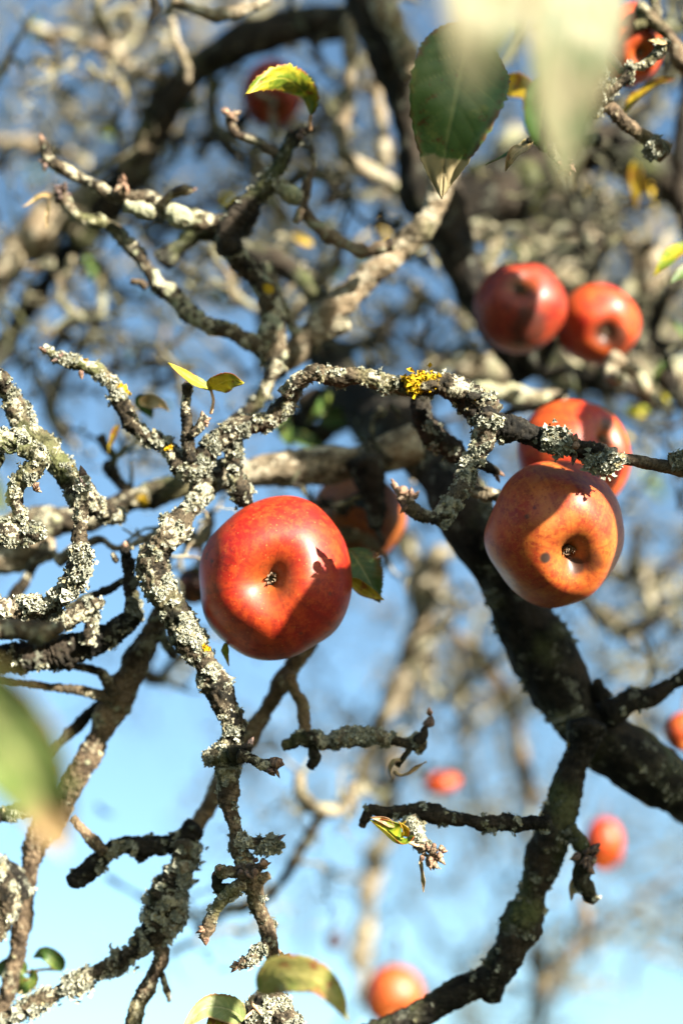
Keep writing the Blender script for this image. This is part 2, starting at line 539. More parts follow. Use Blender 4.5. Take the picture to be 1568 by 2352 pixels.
def branch(tree, pts, z=0.71, name=None, mat='bark', lichen=0.4, yellow=0.0, ring=0.0, gnarl=0.3, rough=1.35,
           flake=None, label=None, world_pts=False, detail=None, fsize=0.00070, shag=0.5, tip=True):
    """pts: (x, y, r[, z]) traced; radius in traced units. returns the part"""
    BR_N[0] += 1
    seed = BR_N[0]
    ctrl = []
    zs = []
    for p in pts:
        if world_pts:
            ctrl.append(p); zs.append(z); continue
        zz = p[3] if len(p) > 3 else z
        w = at(p[0], p[1], zz)
        ctrl.append((w[0], w[1], w[2], p[2] * K * zz))
        zs.append(zz)
    zm = float(np.mean(zs))
    blur = abs(1 - 0.70 / zm)
    if detail is None:
        detail = 1.0 if blur < 0.07 else (0.6 if blur < 0.15 else (0.3 if blur < 0.3 else 0.16))
    V, q, t, col, O, mask, ym, fr = tube(ctrl, detail, gnarl, rough, lichen, yellow, ring, seed)
    if name is None:
        rr = max(p[2] for p in pts)
        name = 'limb' if rr > 42 else ('branch' if rr > 17 else 'twig')
    me = make_mesh(name, V, q, t, [MATS[mat]], col)
    o = part(tree, name, me)
    if label: o['label'] = label
    if flake is None: flake = lichen > 0.3 and blur < 0.14
    if flake:
        L = float(np.sum(np.linalg.norm(np.diff(fr[0], axis=0), axis=1)))
        area = 2 * math.pi * float(np.mean(fr[1])) * L
        cnt = int(min(24000, area / (fsize ** 2) * 0.72 * min(1.2, 2 * float(mask.mean()) + float(ym.mean())) * (1.2 if flake is True else flake)))
        if cnt > 20:
            fm = flakes(V[:-2], O, mask, ym, cnt, fsize, seed, shag)
            if fm:
                f = sub('lichen', fm, o)
                f['kind'] = 'stuff'
    return o


def part(tree, name, me):
    o = bpy.data.objects.new(name, me)
    COL.objects.link(o)
    o.parent = tree
    o.matrix_parent_inverse = Matrix.Translation(-tree.location)
    return o


def bud_mesh(p, d, L, R, mat, seed, scales=3.0):
    """pointed bud with overlapping scales"""
    r = np.random.default_rng(seed)
    d = np.asarray(d, float); d = d / np.linalg.norm(d)
    a = np.cross(d, [0.31, 0.7, 0.4]); a /= np.linalg.norm(a)
    b = np.cross(d, a)
    n, m = 22, 14
    t = np.linspace(0, 1, n)
    th = np.linspace(0, 2 * math.pi, m, endpoint=False)
    prof = (np.sin(np.pi * np.clip(t, 0, 1) ** 0.75) ** 0.8) * (1 - 0.35 * t) + 0.03
    saw = (t[:, None] * scales * 1.6 + 0.33 * np.sin(th[None] * 2 + seed) + 0.2 * np.sin(th[None] * 3)) % 1
    rad = R * prof[:, None] * (1.10 - 0.22 * saw) * (1 + 0.08 * r.normal(0, 1, (n, m)))
    bend = (t ** 2)[:, None] * L * 0.15 * r.normal(0, 1)
    V = (np.asarray(p)[None, None] + d * (t * L)[:, None, None] + a * ((np.cos(th)[None] * rad) + bend)[..., None]
         + b * (np.sin(th)[None] * rad)[..., None]).reshape(-1, 3)
    idx = np.arange(n * m).reshape(n, m)
    q = np.stack([idx[:-1], np.roll(idx[:-1], -1, 1), np.roll(idx[1:], -1, 1), idx[1:]], -1).reshape(-1, 4)
    return make_mesh('bud', V, q, None, [mat])


def bud(par, x, y, z, dx, dy, L, R, dz=0.0, dark=False, mat=None):
    """dx,dy: direction on the print (y down), L,R in traced units"""
    p = at(x, y, z)
    d = dx * RX - dy * UP - dz * FW
    BR_N[0] += 1
    me = bud_mesh(p, d, L * K * z, R * K * z, mat or (M_BUD_DARK if dark else M_BUD), BR_N[0])
    return sub('bud', me, par)


def cluster(par, x, y, z, R, n, L=14, seed=1, dark=False, spread=1.0, ax=(0, 0)):
    r = np.random.default_rng(seed)
    for i in range(n):
        a = r.uniform(0, 2 * math.pi)
        k = r.uniform(0, 1) * R
        dx, dy = math.cos(a) * spread + ax[0], math.sin(a) * spread + ax[1]
        bud(par, x + math.cos(a) * k, y + math.sin(a) * k * .8, z - r.uniform(-0.004, 0.006), dx, dy, L * r.uniform(.6, 1.3),
            L * r.uniform(.25, .45), dz=r.uniform(-.2, 1), mat=(M_BUD_DARK if dark else (M_SEPAL if r.random() < .4 else M_BUD)))


# ------------------------------------------------------------------ leaves
def leaf(tree, mid, width, mat, roll=0.0, cup=0.0, wave=0.15, z=0.71, label=None, stalk=None, shape=1.0, serr=0.05,
         name='leaf', nl=56, nw=24, curl=0.0):
    """mid: traced midrib (x, y[, z]); width in traced units (half width); roll turns the blade about the midrib"""
    BR_N[0] += 1
    seed = BR_N[0]
    zz = [m[2] if len(m) > 2 else z for m in mid]
    ctrl = [tuple(at(m[0], m[1], q)) + (1.0,) for m, q in zip(mid, zz)]
    zm = float(np.mean(zz))
    Pn = spline(ctrl, 0.0004)[:, :3]
    s = np.concatenate([[0], np.cumsum(np.linalg.norm(np.diff(Pn, axis=0), axis=1))])
    t = np.linspace(0, 1, nl)
    C = np.stack([np.interp(t * s[-1], s, Pn[:, k]) for k in range(3)], 1)
    T = np.gradient(C, axis=0); T /= np.linalg.norm(T, axis=1)[:, None]
    side = np.cross(T, FW); side /= np.linalg.norm(side, axis=1)[:, None] + 1e-9
    nor = np.cross(side, T)
    nor *= np.sign(-(nor @ FW))[:, None] + 1e-9
    rr = roll if np.ndim(roll) else (roll, roll)
    rl = np.interp(t, np.linspace(0, 1, len(rr)), rr)
    sd = side * np.cos(rl)[:, None] + nor * np.sin(rl)[:, None]
    nn = -side * np.sin(rl)[:, None] + nor * np.cos(rl)[:, None]
    W = width * K * zm * (np.sin(np.pi * np.clip(t, 0, 1) ** (0.72 * shape)) ** 0.85) * (1 - 0.15 * t) + 1e-5
    u = np.linspace(-1, 1, nw + 1)
    saw = 1 + serr * (((t * 22 + 0.8 * np.sin(t * 9 + seed)) % 1) - 0.5) * (1 + 0.6 * np.sin(t * 37 + seed))
    edge = np.abs(u)[None] ** 3
    Wu = W[:, None] * (1 + edge * (saw[:, None] - 1) * 2) * u[None]
    Lw = width * K * zm
    ang = cup * u[None] * 1.0
    if abs(cup) > 1e-3:
        X = Wu * np.sinc(ang / np.pi)
        Y = np.abs(Wu) * np.sin(np.abs(ang) * 0.5) * np.sign(cup)
    else:
        X, Y = Wu, 0 * Wu
    vein = np.exp(-(u[None] / 0.045) ** 2) + 0 * t[:, None]
    ph = (t[:, None] * 9 - np.abs(u)[None] * 1.9) % 1
    sv = np.exp(-((ph - 0.5) / 0.075) ** 2) * (1 - np.abs(u)[None] ** 4)
    q = np.stack([np.broadcast_to(t[:, None] * 3.1, Wu.shape).ravel() + seed, np.broadcast_to(u[None] * 1.3, Wu.shape).ravel(), np.zeros(Wu.size)], 1)
    wv = fbm(q, seed, 2).reshape(Wu.shape)
    H = Y + Lw * wave * wv * (0.3 + np.abs(u)[None]) - Lw * 0.03 * vein - Lw * 0.035 * sv
    V = C[:, None] + sd[:, None] * X[..., None] + nn[:, None] * H[..., None]
    if curl: pass
    V = V.reshape(-1, 3)
    idx = np.arange(nl * (nw + 1)).reshape(nl, nw + 1)
    quads = np.stack([idx[:-1, :-1], idx[:-1, 1:], idx[1:, 1:], idx[1:, :-1]], -1).reshape(-1, 4)
    vm = np.clip(vein + 0.55 * sv, 0, 1)
    em = smooth(0.78, 1.0, np.abs(u)[None] + 0 * t[:, None])
    col = np.stack([vm.ravel(), em.ravel(), np.broadcast_to(t[:, None], Wu.shape).ravel(), np.ones(Wu.size)], 1)
    me = make_mesh(name, V, quads, None, [mat], col)
    o = part(tree, name, me)
    sol = o.modifiers.new('thickness', 'SOLIDIFY')
    sol.thickness = 0.00025
    if label: o['label'] = label
    if stalk:
        pts = [mid[0]] + list(stalk)
        c = []
        for p in pts:
            zq = p[2] if len(p) > 2 else zz[0]
            w = at(p[0], p[1], zq)
            c.append((w[0], w[1], w[2], 0.0008))
        Vs, qs, ts, cs, _, _, _, _ = tube(c, 0.8, 0.2, 0.4, -1, 0, 0, seed)
        sub('leaf_stalk', make_mesh('leaf_stalk', Vs, qs, ts, [M_STALK]), o)
    return o


# ------------------------------------------------------------------ apples
def apple(x, y, z, rx, ry, eye, mat, label, seed=1, pit=0.30, pitw=0.34, taper=0.07, lump=0.05, blem=(), sub_n=1.0,
          stalk_to=None, name='apple', eye_on=True, calyx=True, dents=()):
    """rx, ry: half size on the print; eye: camera-space direction (x right, y up, z to the camera) of the eye end"""
    Rm = 0.5 * (rx + ry) * K * z
    loc = at(x, y, z + 0.0)
    e = eye[0] * RX + eye[1] * UP - eye[2] * FW
    e = e / np.linalg.norm(e)
    th_n, ph_n = int(150 * sub_n), int(110 * sub_n)
    ph = np.linspace(0.0005, math.pi - 0.0005, ph_n)        # 0 stalk .. pi eye
    # more rings in the two pits
    th = np.linspace(0, 2 * math.pi, th_n, endpoint=False)
    PH, TH = np.meshgrid(ph, th, indexing='ij')
    rho = np.sin(PH)
    c = np.cos(PH)
    bot = smooth(0.1, -0.9, c)
    w5 = 1 + 0.028 * np.cos(5 * TH + seed) * bot * smooth(0.1, .6, rho)
    zz = 0.90 * c
    wide = 1 + taper * c
    qd = np.stack([np.cos(TH).ravel() * rho.ravel() + seed * 5, np.sin(TH).ravel() * rho.ravel(), c.ravel()], 1)
    lp = fbm(qd * 1.15, seed + 40, 2).reshape(PH.shape)
    wp = pitw * (1 + 0.10 * np.cos(2 * TH + seed) + 0.06 * np.cos(3 * TH))
    zz = zz - np.where(c > 0, 1, 0) * 0.34 * np.exp(-(rho / 0.30) ** 2)
    zz = zz + np.where(c < 0, 1, 0) * pit * (0.78 * np.exp(-(rho / wp) ** 2) + 0.30 * np.exp(-(rho / (wp * .36)) ** 2))
    L = 1 + lump * lp
    X = rho * wide * w5 * L * np.cos(TH)
    Y = rho * wide * w5 * L * np.sin(TH)
    Z = zz * (1 + lump * .5 * lp)
    # axes: local -Z is the eye end
    az = -e
    ax = np.cross(UP, az); ax /= np.linalg.norm(ax)
    ay = np.cross(az, ax)
    V = (X[..., None] * ax + Y[..., None] * ay + Z[..., None] * az) * Rm
    # stretch to the traced outline
    V = V.reshape(-1, 3)
    vx, vy, vz = V @ RX, V @ UP, V @ -FW
    for (bx, by, br, bd) in dents:            # hollows, camera-space unit disc
        g = np.exp(-(((vx / Rm - bx) ** 2 + (vy / Rm - by) ** 2) / br ** 2)) * (vz > 0)
        vz = vz - g * bd * Rm
    hx, hy = (vx.max() - vx.min()) / 2, (vy.max() - vy.min()) / 2
    cx, cy = (vx.max() + vx.min()) / 2, (vy.max() + vy.min()) / 2
    fx, fy = rx * K * z / hx, ry * K * z / hy
    vx = (vx - cx) * fx; vy = (vy - cy) * fy
    unit = np.stack([vx / (rx * K * z), vy / (ry * K * z)], 1)
    V = vx[:, None] * RX + vy[:, None] * UP - vz[:, None] * FW
    eyem = np.exp(-(rho / 0.30) ** 2) * (c < 0)
    eyem = eyem * (0.55 + 0.45 * np.clip(1 + 2 * lp, 0, 1))
    dirs = np.stack([np.cos(TH).ravel(), np.sin(TH).ravel(), c.ravel() * 0.18], 1)
    stripe = 0.5 + 0.5 * fbm(dirs * np.array([14, 14, 5.0]) + seed, seed + 60, 4)
    bl = np.zeros(PH.size)
    for (bx, by, br, ba) in blem:
        dd = np.sqrt((unit[:, 0] - bx) ** 2 + (unit[:, 1] - by) ** 2)
        bl = np.maximum(bl, ba * (1 - smooth(br * 0.6, br * 1.25, dd * (1 + 0.3 * vn(qd * 6, seed + 71)))) * (vz > 0))
    col = np.stack([np.clip(eyem, 0, 1).ravel() * .8, stripe, bl, np.ones(PH.size)], 1)
    idx = np.arange(PH.size).reshape(PH.shape)
    q = np.stack([idx[:-1], idx[1:], np.roll(idx[1:], -1, 1), np.roll(idx[:-1], -1, 1)], -1).reshape(-1, 4)
    me = make_mesh(name, V, q, None, [mat], col)
    o = bpy.data.objects.new(name, me)
    COL.objects.link(o)
    o.location = loc
    o['label'] = label
    o['category'] = 'apple'
    # eye: dark dry cup with curled sepals, at the bottom of the pit
    ei = idx[-1]
    ec = V[ei].mean(0)
    if calyx:
        r = np.random.default_rng(seed)
        ev = []; et = []
        n5 = 12
        for i in range(n5):
            a = i * 2 * math.pi / n5 + r.uniform(-.3, .3)
            d = math.cos(a) * ax + math.sin(a) * ay
            tn = -math.sin(a) * ax + math.cos(a) * ay
            ln = Rm * r.uniform(0.09, 0.17); wd = Rm * r.uniform(.016, .034)
            rows = 5
            b0 = len(ev)
            for k in range(rows):
                t = k / (rows - 1)
                bend = r.uniform(0.2, 1.2)
                p = ec + d * (Rm * .03 + ln * (.5 * t - 0.55 * bend * t * t)) + e * (Rm * .0 + ln * (1.1 * t)) + tn * r.normal(0, .1) * ln * t
                ev.append(p - tn * wd * (1.02 - t)); ev.append(p + tn * wd * (1.02 - t)); 
            for k in range(rows - 1):
                et.append((b0 + 2 * k, b0 + 2 * k + 1, b0 + 2 * k + 3, b0 + 2 * k + 2))
        cm = make_mesh('calyx', np.array(ev), np.array(et), None, [M_SEPAL], smooth_on=False)
        c_ = bpy.data.objects.new('calyx', cm); COL.objects.link(c_); c_.parent = o
        sm = c_.modifiers.new('thickness', 'SOLIDIFY'); sm.thickness = 0.0003
        # dark cup under the sepals
        a = np.linspace(0, 2 * math.pi, 20, endpoint=False)
        rows = []
        for rr_, hh in ((0.13, 0.02), (0.10, 0.05), (0.05, 0.035), (0.0, 0.01)):
            rows.append(ec + (np.cos(a)[:, None] * ax + np.sin(a)[:, None] * ay) * Rm * rr_ * (1 + 0.15 * np.sin(5 * a))[:, None] + e * Rm * hh)
        cv = np.vstack(rows); ii = np.arange(80).reshape(4, 20)
        cq = np.stack([ii[:-1], np.roll(ii[:-1], -1, 1), np.roll(ii[1:], -1, 1), ii[1:]], -1).reshape(-1, 4)
        c2 = bpy.data.objects.new('eye_cup', make_mesh('eye_cup', cv, cq, None, [M_EYE])); COL.objects.link(c2); c2.parent = o
    # stalk
    sc = V[idx[0]].mean(0)
    tgt = (at(*stalk_to) - loc) if stalk_to is not None else sc - e * Rm * 0.75 + np.array([0, 0, Rm * .25])
    midp = (sc + tgt) / 2 + np.array([0, 0, Rm * .12])
    cc = [tuple(sc - az * 0.002) + (0.0011,), tuple(midp) + (0.0010,), tuple(tgt) + (0.0014,)]
    Vs, qs, ts, cs, _, _, _, _ = tube(cc, 0.7, 0.2, 0.5, -1, 0, 0, seed)
    st = bpy.data.objects.new('stalk', make_mesh('stalk', Vs, qs, ts, [M_BUD_DARK])); COL.objects.link(st); st.parent = o
    return o

# ------------------------------------------------------------------ the ground under the tree
gm, gn, gb, _ = new_mat('orchard_grass')
gco = node(gn, 'ShaderNodeTexCoord').outputs['Object']
gc = mix(gn, ramp(gn, noise(gn, 3.0, 6, 0.7, gco), 0.35, 0.65), (0.016, 0.035, 0.012), (0.035, 0.042, 0.018))
gc = mix(gn, ramp(gn, noise(gn, 40.0, 5, 0.7, gco), 0.5, 0.7), gc, (0.05, 0.04, 0.02))
gn.links.new(gc, gb.inputs['Base Color'])
gb.inputs['Roughness'].default_value = 0.95
n_ = 60
gx = np.linspace(-1, 1, n_)
gx = np.sign(gx) * np.abs(gx) ** 3 * 1500
GX, GY = np.meshgrid(gx, gx, indexing='ij')
GZ = 0.06 * vn(np.stack([GX.ravel() * .4, GY.ravel() * .4, GX.ravel() * 0], 1), 3)
gi = np.arange(n_ * n_).reshape(n_, n_)
gq = np.stack([gi[:-1, :-1], gi[1:, :-1], gi[1:, 1:], gi[:-1, 1:]], -1).reshape(-1, 4)
link('ground', make_mesh('ground', np.stack([GX.ravel(), GY.ravel(), GZ], 1), gq, None, [gm]), kind='structure')

# ------------------------------------------------------------------ the near tree
BASE = Vector((0.62, 1.12, 0.0))
tree = thing('apple_tree', BASE, 'old apple tree with gnarled lichen-crusted limbs and twigs, mostly bare, standing nearest', 'tree')


def W(*p):          # world point -> row
    return p


def B(pts, z=0.71, **k):
    return branch(tree, pts, z, **k)


R2 = np.random.default_rng(21)
far = []          # tubes too many to tell apart
n_part = [0]


def low_tube(P, seed):
    P = np.asarray(P, float)
    C, R = P[:, :3], P[:, 3]
    n = len(P); m = 6
    T = np.gradient(C, axis=0); T /= np.linalg.norm(T, axis=1)[:, None] + 1e-12
    N = np.cross(T, [0.21, 0.3, 0.93]); N /= np.linalg.norm(N, axis=1)[:, None] + 1e-9
    Bn = np.cross(T, N)
    th = np.linspace(0, 2 * math.pi, m, endpoint=False)
    V = (C[:, None] + (np.cos(th)[None, :, None] * N[:, None] + np.sin(th)[None, :, None] * Bn[:, None]) * R[:, None, None]
         * (1 + .25 * R2.normal(0, 1, (n, m, 1)).clip(-1, 1)))
    idx = np.arange(n * m).reshape(n, m)
    q = np.stack([idx[:-1], np.roll(idx[:-1], -1, 1), np.roll(idx[1:], -1, 1), idx[1:]], -1).reshape(-1, 4)
    mk = (R2.random((n, m)) < .35) * 1.0
    col = np.stack([mk.ravel() * .8, 0 * mk.ravel(), mk.ravel(), mk.ravel() * 0 + 1], 1)
    return V.reshape(-1, 3), q, col


def grow(x, y, z, a, L, r, depth, out, kink=.42):
    """crooked stem on the print plane, wandering in depth; side twigs inherit"""
    n = max(4, int(L / 24))
    pts = []
    dz = R2.normal(0, .020)
    z0 = z
    for i in range(n + 1):
        t = i / n
        w = at(x, y, z)
        pts.append((w[0], w[1], w[2], r * (1 - .72 * t) * (1 + .16 * R2.normal()) * K * z))
        a += R2.normal(0, kink)
        x += math.cos(a) * L / n; y += math.sin(a) * L / n; z = max(min(.93, z0), z + dz * z)
        if depth > 0 and i > 0 and R2.random() < .55:      # fruiting spurs
            b_ = a + R2.choice([-1, 1]) * R2.uniform(.7, 1.5)
            sl = r * R2.uniform(1.8, 4.2)
            q = []
            for f in (0, .4, .75, 1):
                w2 = at(x + math.cos(b_) * sl * f, y + math.sin(b_) * sl * f, z)
                q.append((w2[0], w2[1], w2[2], r * (.62, .55, .62, .3)[int(f * 3.01)] * K * z))
                b_ += R2.normal(0, .35)
            out.append(q)
        if depth > 0 and i > 0 and R2.random() < .34:
            grow(x, y, z, a + R2.choice([-1, 1]) * R2.uniform(.5, 1.2), L * R2.uniform(.25, .55), r * .6 * (1 - .4 * t), depth - 1, out, kink)
    out.append(pts)


def spray(x, y, z, a, L, r, owner, mt, depth=2):
    out = []
    grow(x, y, z, a, L, r, depth, out)
    Vs, qs, cs = [], [], []
    k = 0
    for p in out:
        V, q, c = low_tube(p, 0)
        Vs.append(V); qs.append(q + k); cs.append(c); k += len(V)
    me = make_mesh('branch', np.vstack(Vs), np.vstack(qs), None, [mt], np.vstack(cs))
    return part(owner, 'branch', me)


def kinked(pts, r):
    """angular joints instead of a smooth run"""
    out = [pts[0]]
    for a, c in zip(pts[:-1], pts[1:]):
        L = math.hypot(c[0] - a[0], c[1] - a[1])
        k = max(1, int(L / 38))
        for i in range(1, k + 1):
            t = i / k
            j = 0.0 if i == k else 1.0
            w = (a[2] + (c[2] - a[2]) * t)
            out.append((a[0] + (c[0] - a[0]) * t + r.normal(0, 7) * j, a[1] + (c[1] - a[1]) * t + r.normal(0, 7) * j, w * (1 + .22 * r.normal())) + tuple(a[3:]))
    return out


def mixpts(world_rows, traced, z):
    rows = list(world_rows)
    for p in traced:
        zz = p[3] if len(p) > 3 else z
        w = at(p[0], p[1], zz)
        rows.append((w[0], w[1], w[2], p[2] * K * zz))
    return rows


# trunk from the ground, beside the frame, up to the fork
branch(tree, [(0.62, 1.12, -0.05, .13), (0.63, 1.10, 0.5, .105), (0.60, 1.08, 1.0, .09), (0.55, 1.05, 1.35, .085), (0.50, 1.02, 1.60, .07)],
       name='trunk', mat='bark', world_pts=True, detail=0.12, z=1.2, lichen=0.4)
# two great limbs
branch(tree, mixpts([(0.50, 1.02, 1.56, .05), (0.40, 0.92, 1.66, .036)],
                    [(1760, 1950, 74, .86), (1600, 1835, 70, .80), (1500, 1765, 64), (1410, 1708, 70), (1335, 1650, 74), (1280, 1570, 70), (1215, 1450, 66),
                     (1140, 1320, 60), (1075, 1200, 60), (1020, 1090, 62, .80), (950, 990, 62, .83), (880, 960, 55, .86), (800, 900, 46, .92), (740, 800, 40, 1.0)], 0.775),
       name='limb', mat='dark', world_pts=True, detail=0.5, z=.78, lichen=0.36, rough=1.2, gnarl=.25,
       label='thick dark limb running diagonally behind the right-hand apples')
branch(tree, mixpts([(0.50, 1.02, 1.58, .06), (0.42, 1.06, 1.80, .055)],
                    [(1760, 1150, 60, 1.22), (1620, 900, 60, 1.25), (1420, 850, 66, 1.22), (1290, 800, 80, 1.18), (1290, 680, 95, 1.18), (1320, 520, 90, 1.2), (1260, 400, 85, 1.2), (1150, 330, 70, 1.2)], 1.2),
       name='limb', mat='pale', world_pts=True, detail=0.2, z=1.2, lichen=0.45, rough=1.5,
       label='pale blurred limb behind the pair of red apples')
# the limb's steep branch down to the bottom edge
B([(1345, 1660, 55), (1335, 1720, 40), (1320, 1765, 36), (1302, 1838, 37), (1268, 1928, 40), (1243, 2003, 38), (1218, 2073, 37), (1183, 2148, 38), (1150, 2210, 40),
   (1103, 2253, 34), (1033, 2283, 26), (973, 2318, 25), (908, 2352, 24), (840, 2390, 24)], 0.745, mat='dark', lichen=0.30, yellow=0.03, detail=.9, ring=.35, flake=.4,
  label='dark branch dropping from the limb to the lower edge')
B([(1140, 2215, 26), (1133, 2270, 30), (1130, 2300, 22)], 0.745, mat='dark', lichen=0.1, name='knob', flake=False, gnarl=.6)
B([(1620, 1530, 15), (1568, 1556, 16), (1508, 1590, 22), (1448, 1612, 26), (1390, 1640, 34)], 0.76, mat='dark', lichen=.38)
B([(1385, 1605, 18), (1375, 1580, 14), (1370, 1560, 9)], .765, mat='dark', lichen=.2, name='knob')

# -- horizontal limb left of centre and its fork
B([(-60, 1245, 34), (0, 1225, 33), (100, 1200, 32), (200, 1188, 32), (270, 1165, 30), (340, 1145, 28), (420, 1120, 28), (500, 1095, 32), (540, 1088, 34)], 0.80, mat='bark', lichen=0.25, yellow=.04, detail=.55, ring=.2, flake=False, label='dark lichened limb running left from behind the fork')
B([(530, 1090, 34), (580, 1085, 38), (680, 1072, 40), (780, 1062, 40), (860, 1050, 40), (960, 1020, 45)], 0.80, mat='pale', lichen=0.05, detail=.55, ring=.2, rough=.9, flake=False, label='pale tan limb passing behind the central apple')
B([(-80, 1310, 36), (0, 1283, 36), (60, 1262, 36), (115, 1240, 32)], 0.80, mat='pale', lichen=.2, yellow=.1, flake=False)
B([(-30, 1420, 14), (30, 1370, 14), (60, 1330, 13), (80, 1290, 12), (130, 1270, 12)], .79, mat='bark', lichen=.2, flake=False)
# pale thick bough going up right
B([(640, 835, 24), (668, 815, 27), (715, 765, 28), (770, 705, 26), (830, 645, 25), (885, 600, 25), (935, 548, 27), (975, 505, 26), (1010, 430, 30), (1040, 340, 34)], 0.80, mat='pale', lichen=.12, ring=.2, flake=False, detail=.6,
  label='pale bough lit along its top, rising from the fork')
B([(690, 815, 14), (745, 770, 14), (800, 745, 14)], .80, mat='bark', lichen=.4)
# first strand: fork -> lichen crusted strand
B([(640, 835, 24), (618, 870, 18), (598, 905, 18), (560, 950, 18), (520, 985, 18), (490, 1010, 18)], 0.76, mat='bark', lichen=.35)
B([(700, 868, 15), (675, 890, 16), (650, 925, 18), (625, 955, 19), (598, 972, 20), (560, 980, 20), (525, 995, 20), (480, 1028, 20), (455, 1060, 24), (425, 1068, 26), (400, 1050, 20), (385, 1030, 16)], 0.715, mat='bark',
  lichen=.62, yellow=.02, label='lichen-crusted twig zigzagging left from the fork')
B([(525, 998, 20), (533, 1030, 17), (536, 1060, 18), (545, 1095, 20), (556, 1130, 21), (565, 1160, 16)], 0.718, mat='bark', lichen=.6, ring=.4)
# spur with the bud and the little yellow leaves
o = B([(438, 1060, 18), (432, 1020, 14), (430, 985, 13), (427, 940, 13), (430, 905, 12), (430, 882, 11)], 0.71, mat='bark', lichen=.12, ring=.7, gnarl=.2, flake=.4)
bud(o, 430, 888, .709, .1, -1, 18, 10, dark=True)
o = B([(440, 1000, 9), (452, 985, 9), (462, 968, 10), (475, 958, 9)], 0.706, mat='bark', lichen=0, ring=.8, flake=False)
cluster(o, 466, 966, .705, 9, 5, 16, 3)
# long twig to the upper left with pointed bud
o = B([(415, 1045, 17), (400, 1035, 15), (365, 1015, 15), (327, 998, 16), (300, 968, 20), (285, 940, 20), (268, 905, 19), (252, 880, 19), (225, 855, 17), (200, 845, 15), (182, 838, 13), (160, 832, 12), (143, 826, 11), (118, 812, 9), (103, 803, 6)],
  0.722, mat='bark', lichen=.55, yellow=.03, ring=.3, label='lichen-grown twig ending in a pink bud at upper left of the leaf pair')
bud(o, 112, 808, .722, -1, -.5, 26, 8)
cluster(o, 140, 822, .72, 8, 4, 14, 5, dark=True)
bud(o, 185, 850, .718, .1, 1, 22, 7)

# -- left edge cluster
B([(-20, 850, 18, .70), (0, 872, 22, .70), (22, 902, 22), (38, 945, 22), (62, 985, 24), (95, 1020, 26), (125, 1055, 27), (160, 1100, 26), (205, 1150, 25), (260, 1185, 24, .74)], 0.71, mat='bark', lichen=.45, flake=1.1, yellow=.06, label='stout lichen-covered branch slanting down from the left edge')
B([(-40, 1005, 24), (0, 1010, 26), (35, 1012, 24), (62, 1000, 18)], 0.70, mat='bark', lichen=.6, flake=1.0)
B([(-30, 1110, 9), (-5, 1075, 8), (10, 1020, 6)], .70, mat='dark', lichen=0, flake=False)
o = B([(42, 1035, 13), (62, 1036, 16), (82, 1045, 18), (92, 1060, 18), (80, 1080, 18), (60, 1098, 18), (44, 1122, 17), (38, 1150, 16), (42, 1180, 15), (52, 1205, 17), (68, 1220, 22), (40, 1232, 26), (0, 1225, 30), (-40, 1215, 30)], 0.69, mat='bark', lichen=.6, flake=1.2, ring=.3, yellow=.03,
  label='curly twig thickly crusted with pale lichen at the left edge')
cluster(o, 75, 1125, .69, 6, 4, 18, 9, ax=(1, .2))
B([(68, 1222, 20), (85, 1228, 17), (92, 1238, 10)], 0.69, mat='bark', lichen=.8, flake=2.2)
B([(-10, 1010, 3), (10, 1030, 2.5), (22, 1040, 3), (45, 1033, 3)], .695, mat='dark', lichen=0, flake=False, gnarl=.1)
# upright spur, dark, with shaggy grey lichen below
o = B([(192, 1098, 9), (193, 1115, 11), (193, 1140, 11), (190, 1170, 12), (186, 1200, 13), (182, 1230, 16), (186, 1265, 19), (180, 1300, 20), (168, 1335, 21), (145, 1365, 21), (120, 1388, 22), (90, 1398, 22), (50, 1402, 24), (0, 1405, 26), (-40, 1400, 26)], 0.695, mat='bark', lichen=.45, ring=.7, flake=2.3, shag=.9,
  label='upright spur wrapped in shaggy grey lichen below its dark pointed bud')
bud(o, 192, 1104, .695, 0, -1, 36, 11, dark=True)
cluster(o, 190, 1110, .692, 7, 3, 14, 12, dark=True)
for (px, py, rr) in ((178, 1310, 20), (150, 1362, 17), (186, 1275, 16)):
    B([(px, py, rr), (px + 12, py + 16, rr * .7)], .688, mat='bark', lichen=.9, flake=3.0, name='spur', shag=1.3, gnarl=0)
o = B([(285, 1251, 9), (290, 1275, 12), (296, 1305, 13), (300, 1345, 15), (304, 1375, 19), (298, 1415, 24), (270, 1450, 26), (225, 1475, 28), (160, 1492, 34), (100, 1508, 36), (30, 1515, 34), (-40, 1520, 34)], 0.73, mat='dark', lichen=.35, ring=.6, flake=1.2)
bud(o, 286, 1262, .73, -.1, -1, 20, 10)
B([(270, 1290, 8), (262, 1280, 7), (258, 1270, 5)], .73, mat='bark', lichen=.1, name='spur')
B([(-40, 1450, 26), (30, 1440, 24), (90, 1430, 24), (150, 1425, 20), (195, 1400, 18), (215, 1385, 14), (235, 1390, 12)], .715, mat='bark', lichen=.6, flake=1.3)
B([(205, 1395, 14), (208, 1440, 13), (200, 1480, 14)], .72, mat='bark', lichen=.6)
B([(-60, 1455, 24), (0, 1445, 22), (60, 1452, 24), (105, 1452, 22), (145, 1440, 15)], 0.62, mat='bare', lichen=.2, flake=False)
B([(150, 1395, 8), (200, 1375, 9), (240, 1358, 9), (275, 1340, 9), (300, 1320, 8)], .74, mat='dark', lichen=.2, flake=False, gnarl=.5)
B([(-30, 1560, 9), (0, 1566, 9), (75, 1575, 9), (165, 1583, 10), (220, 1592, 12), (262, 1612, 14)], 0.745, mat='bark', lichen=.1, ring=.3)
B([(170, 1530, 8), (225, 1543, 10), (250, 1570, 14), (262, 1600, 16)], 0.745, mat='bark', lichen=.3)
B([(262, 1605, 16), (215, 1632, 13), (165, 1681, 12), (125, 1720, 10), (95, 1760, 8)], 0.76, mat='dark', lichen=.1, gnarl=.3)
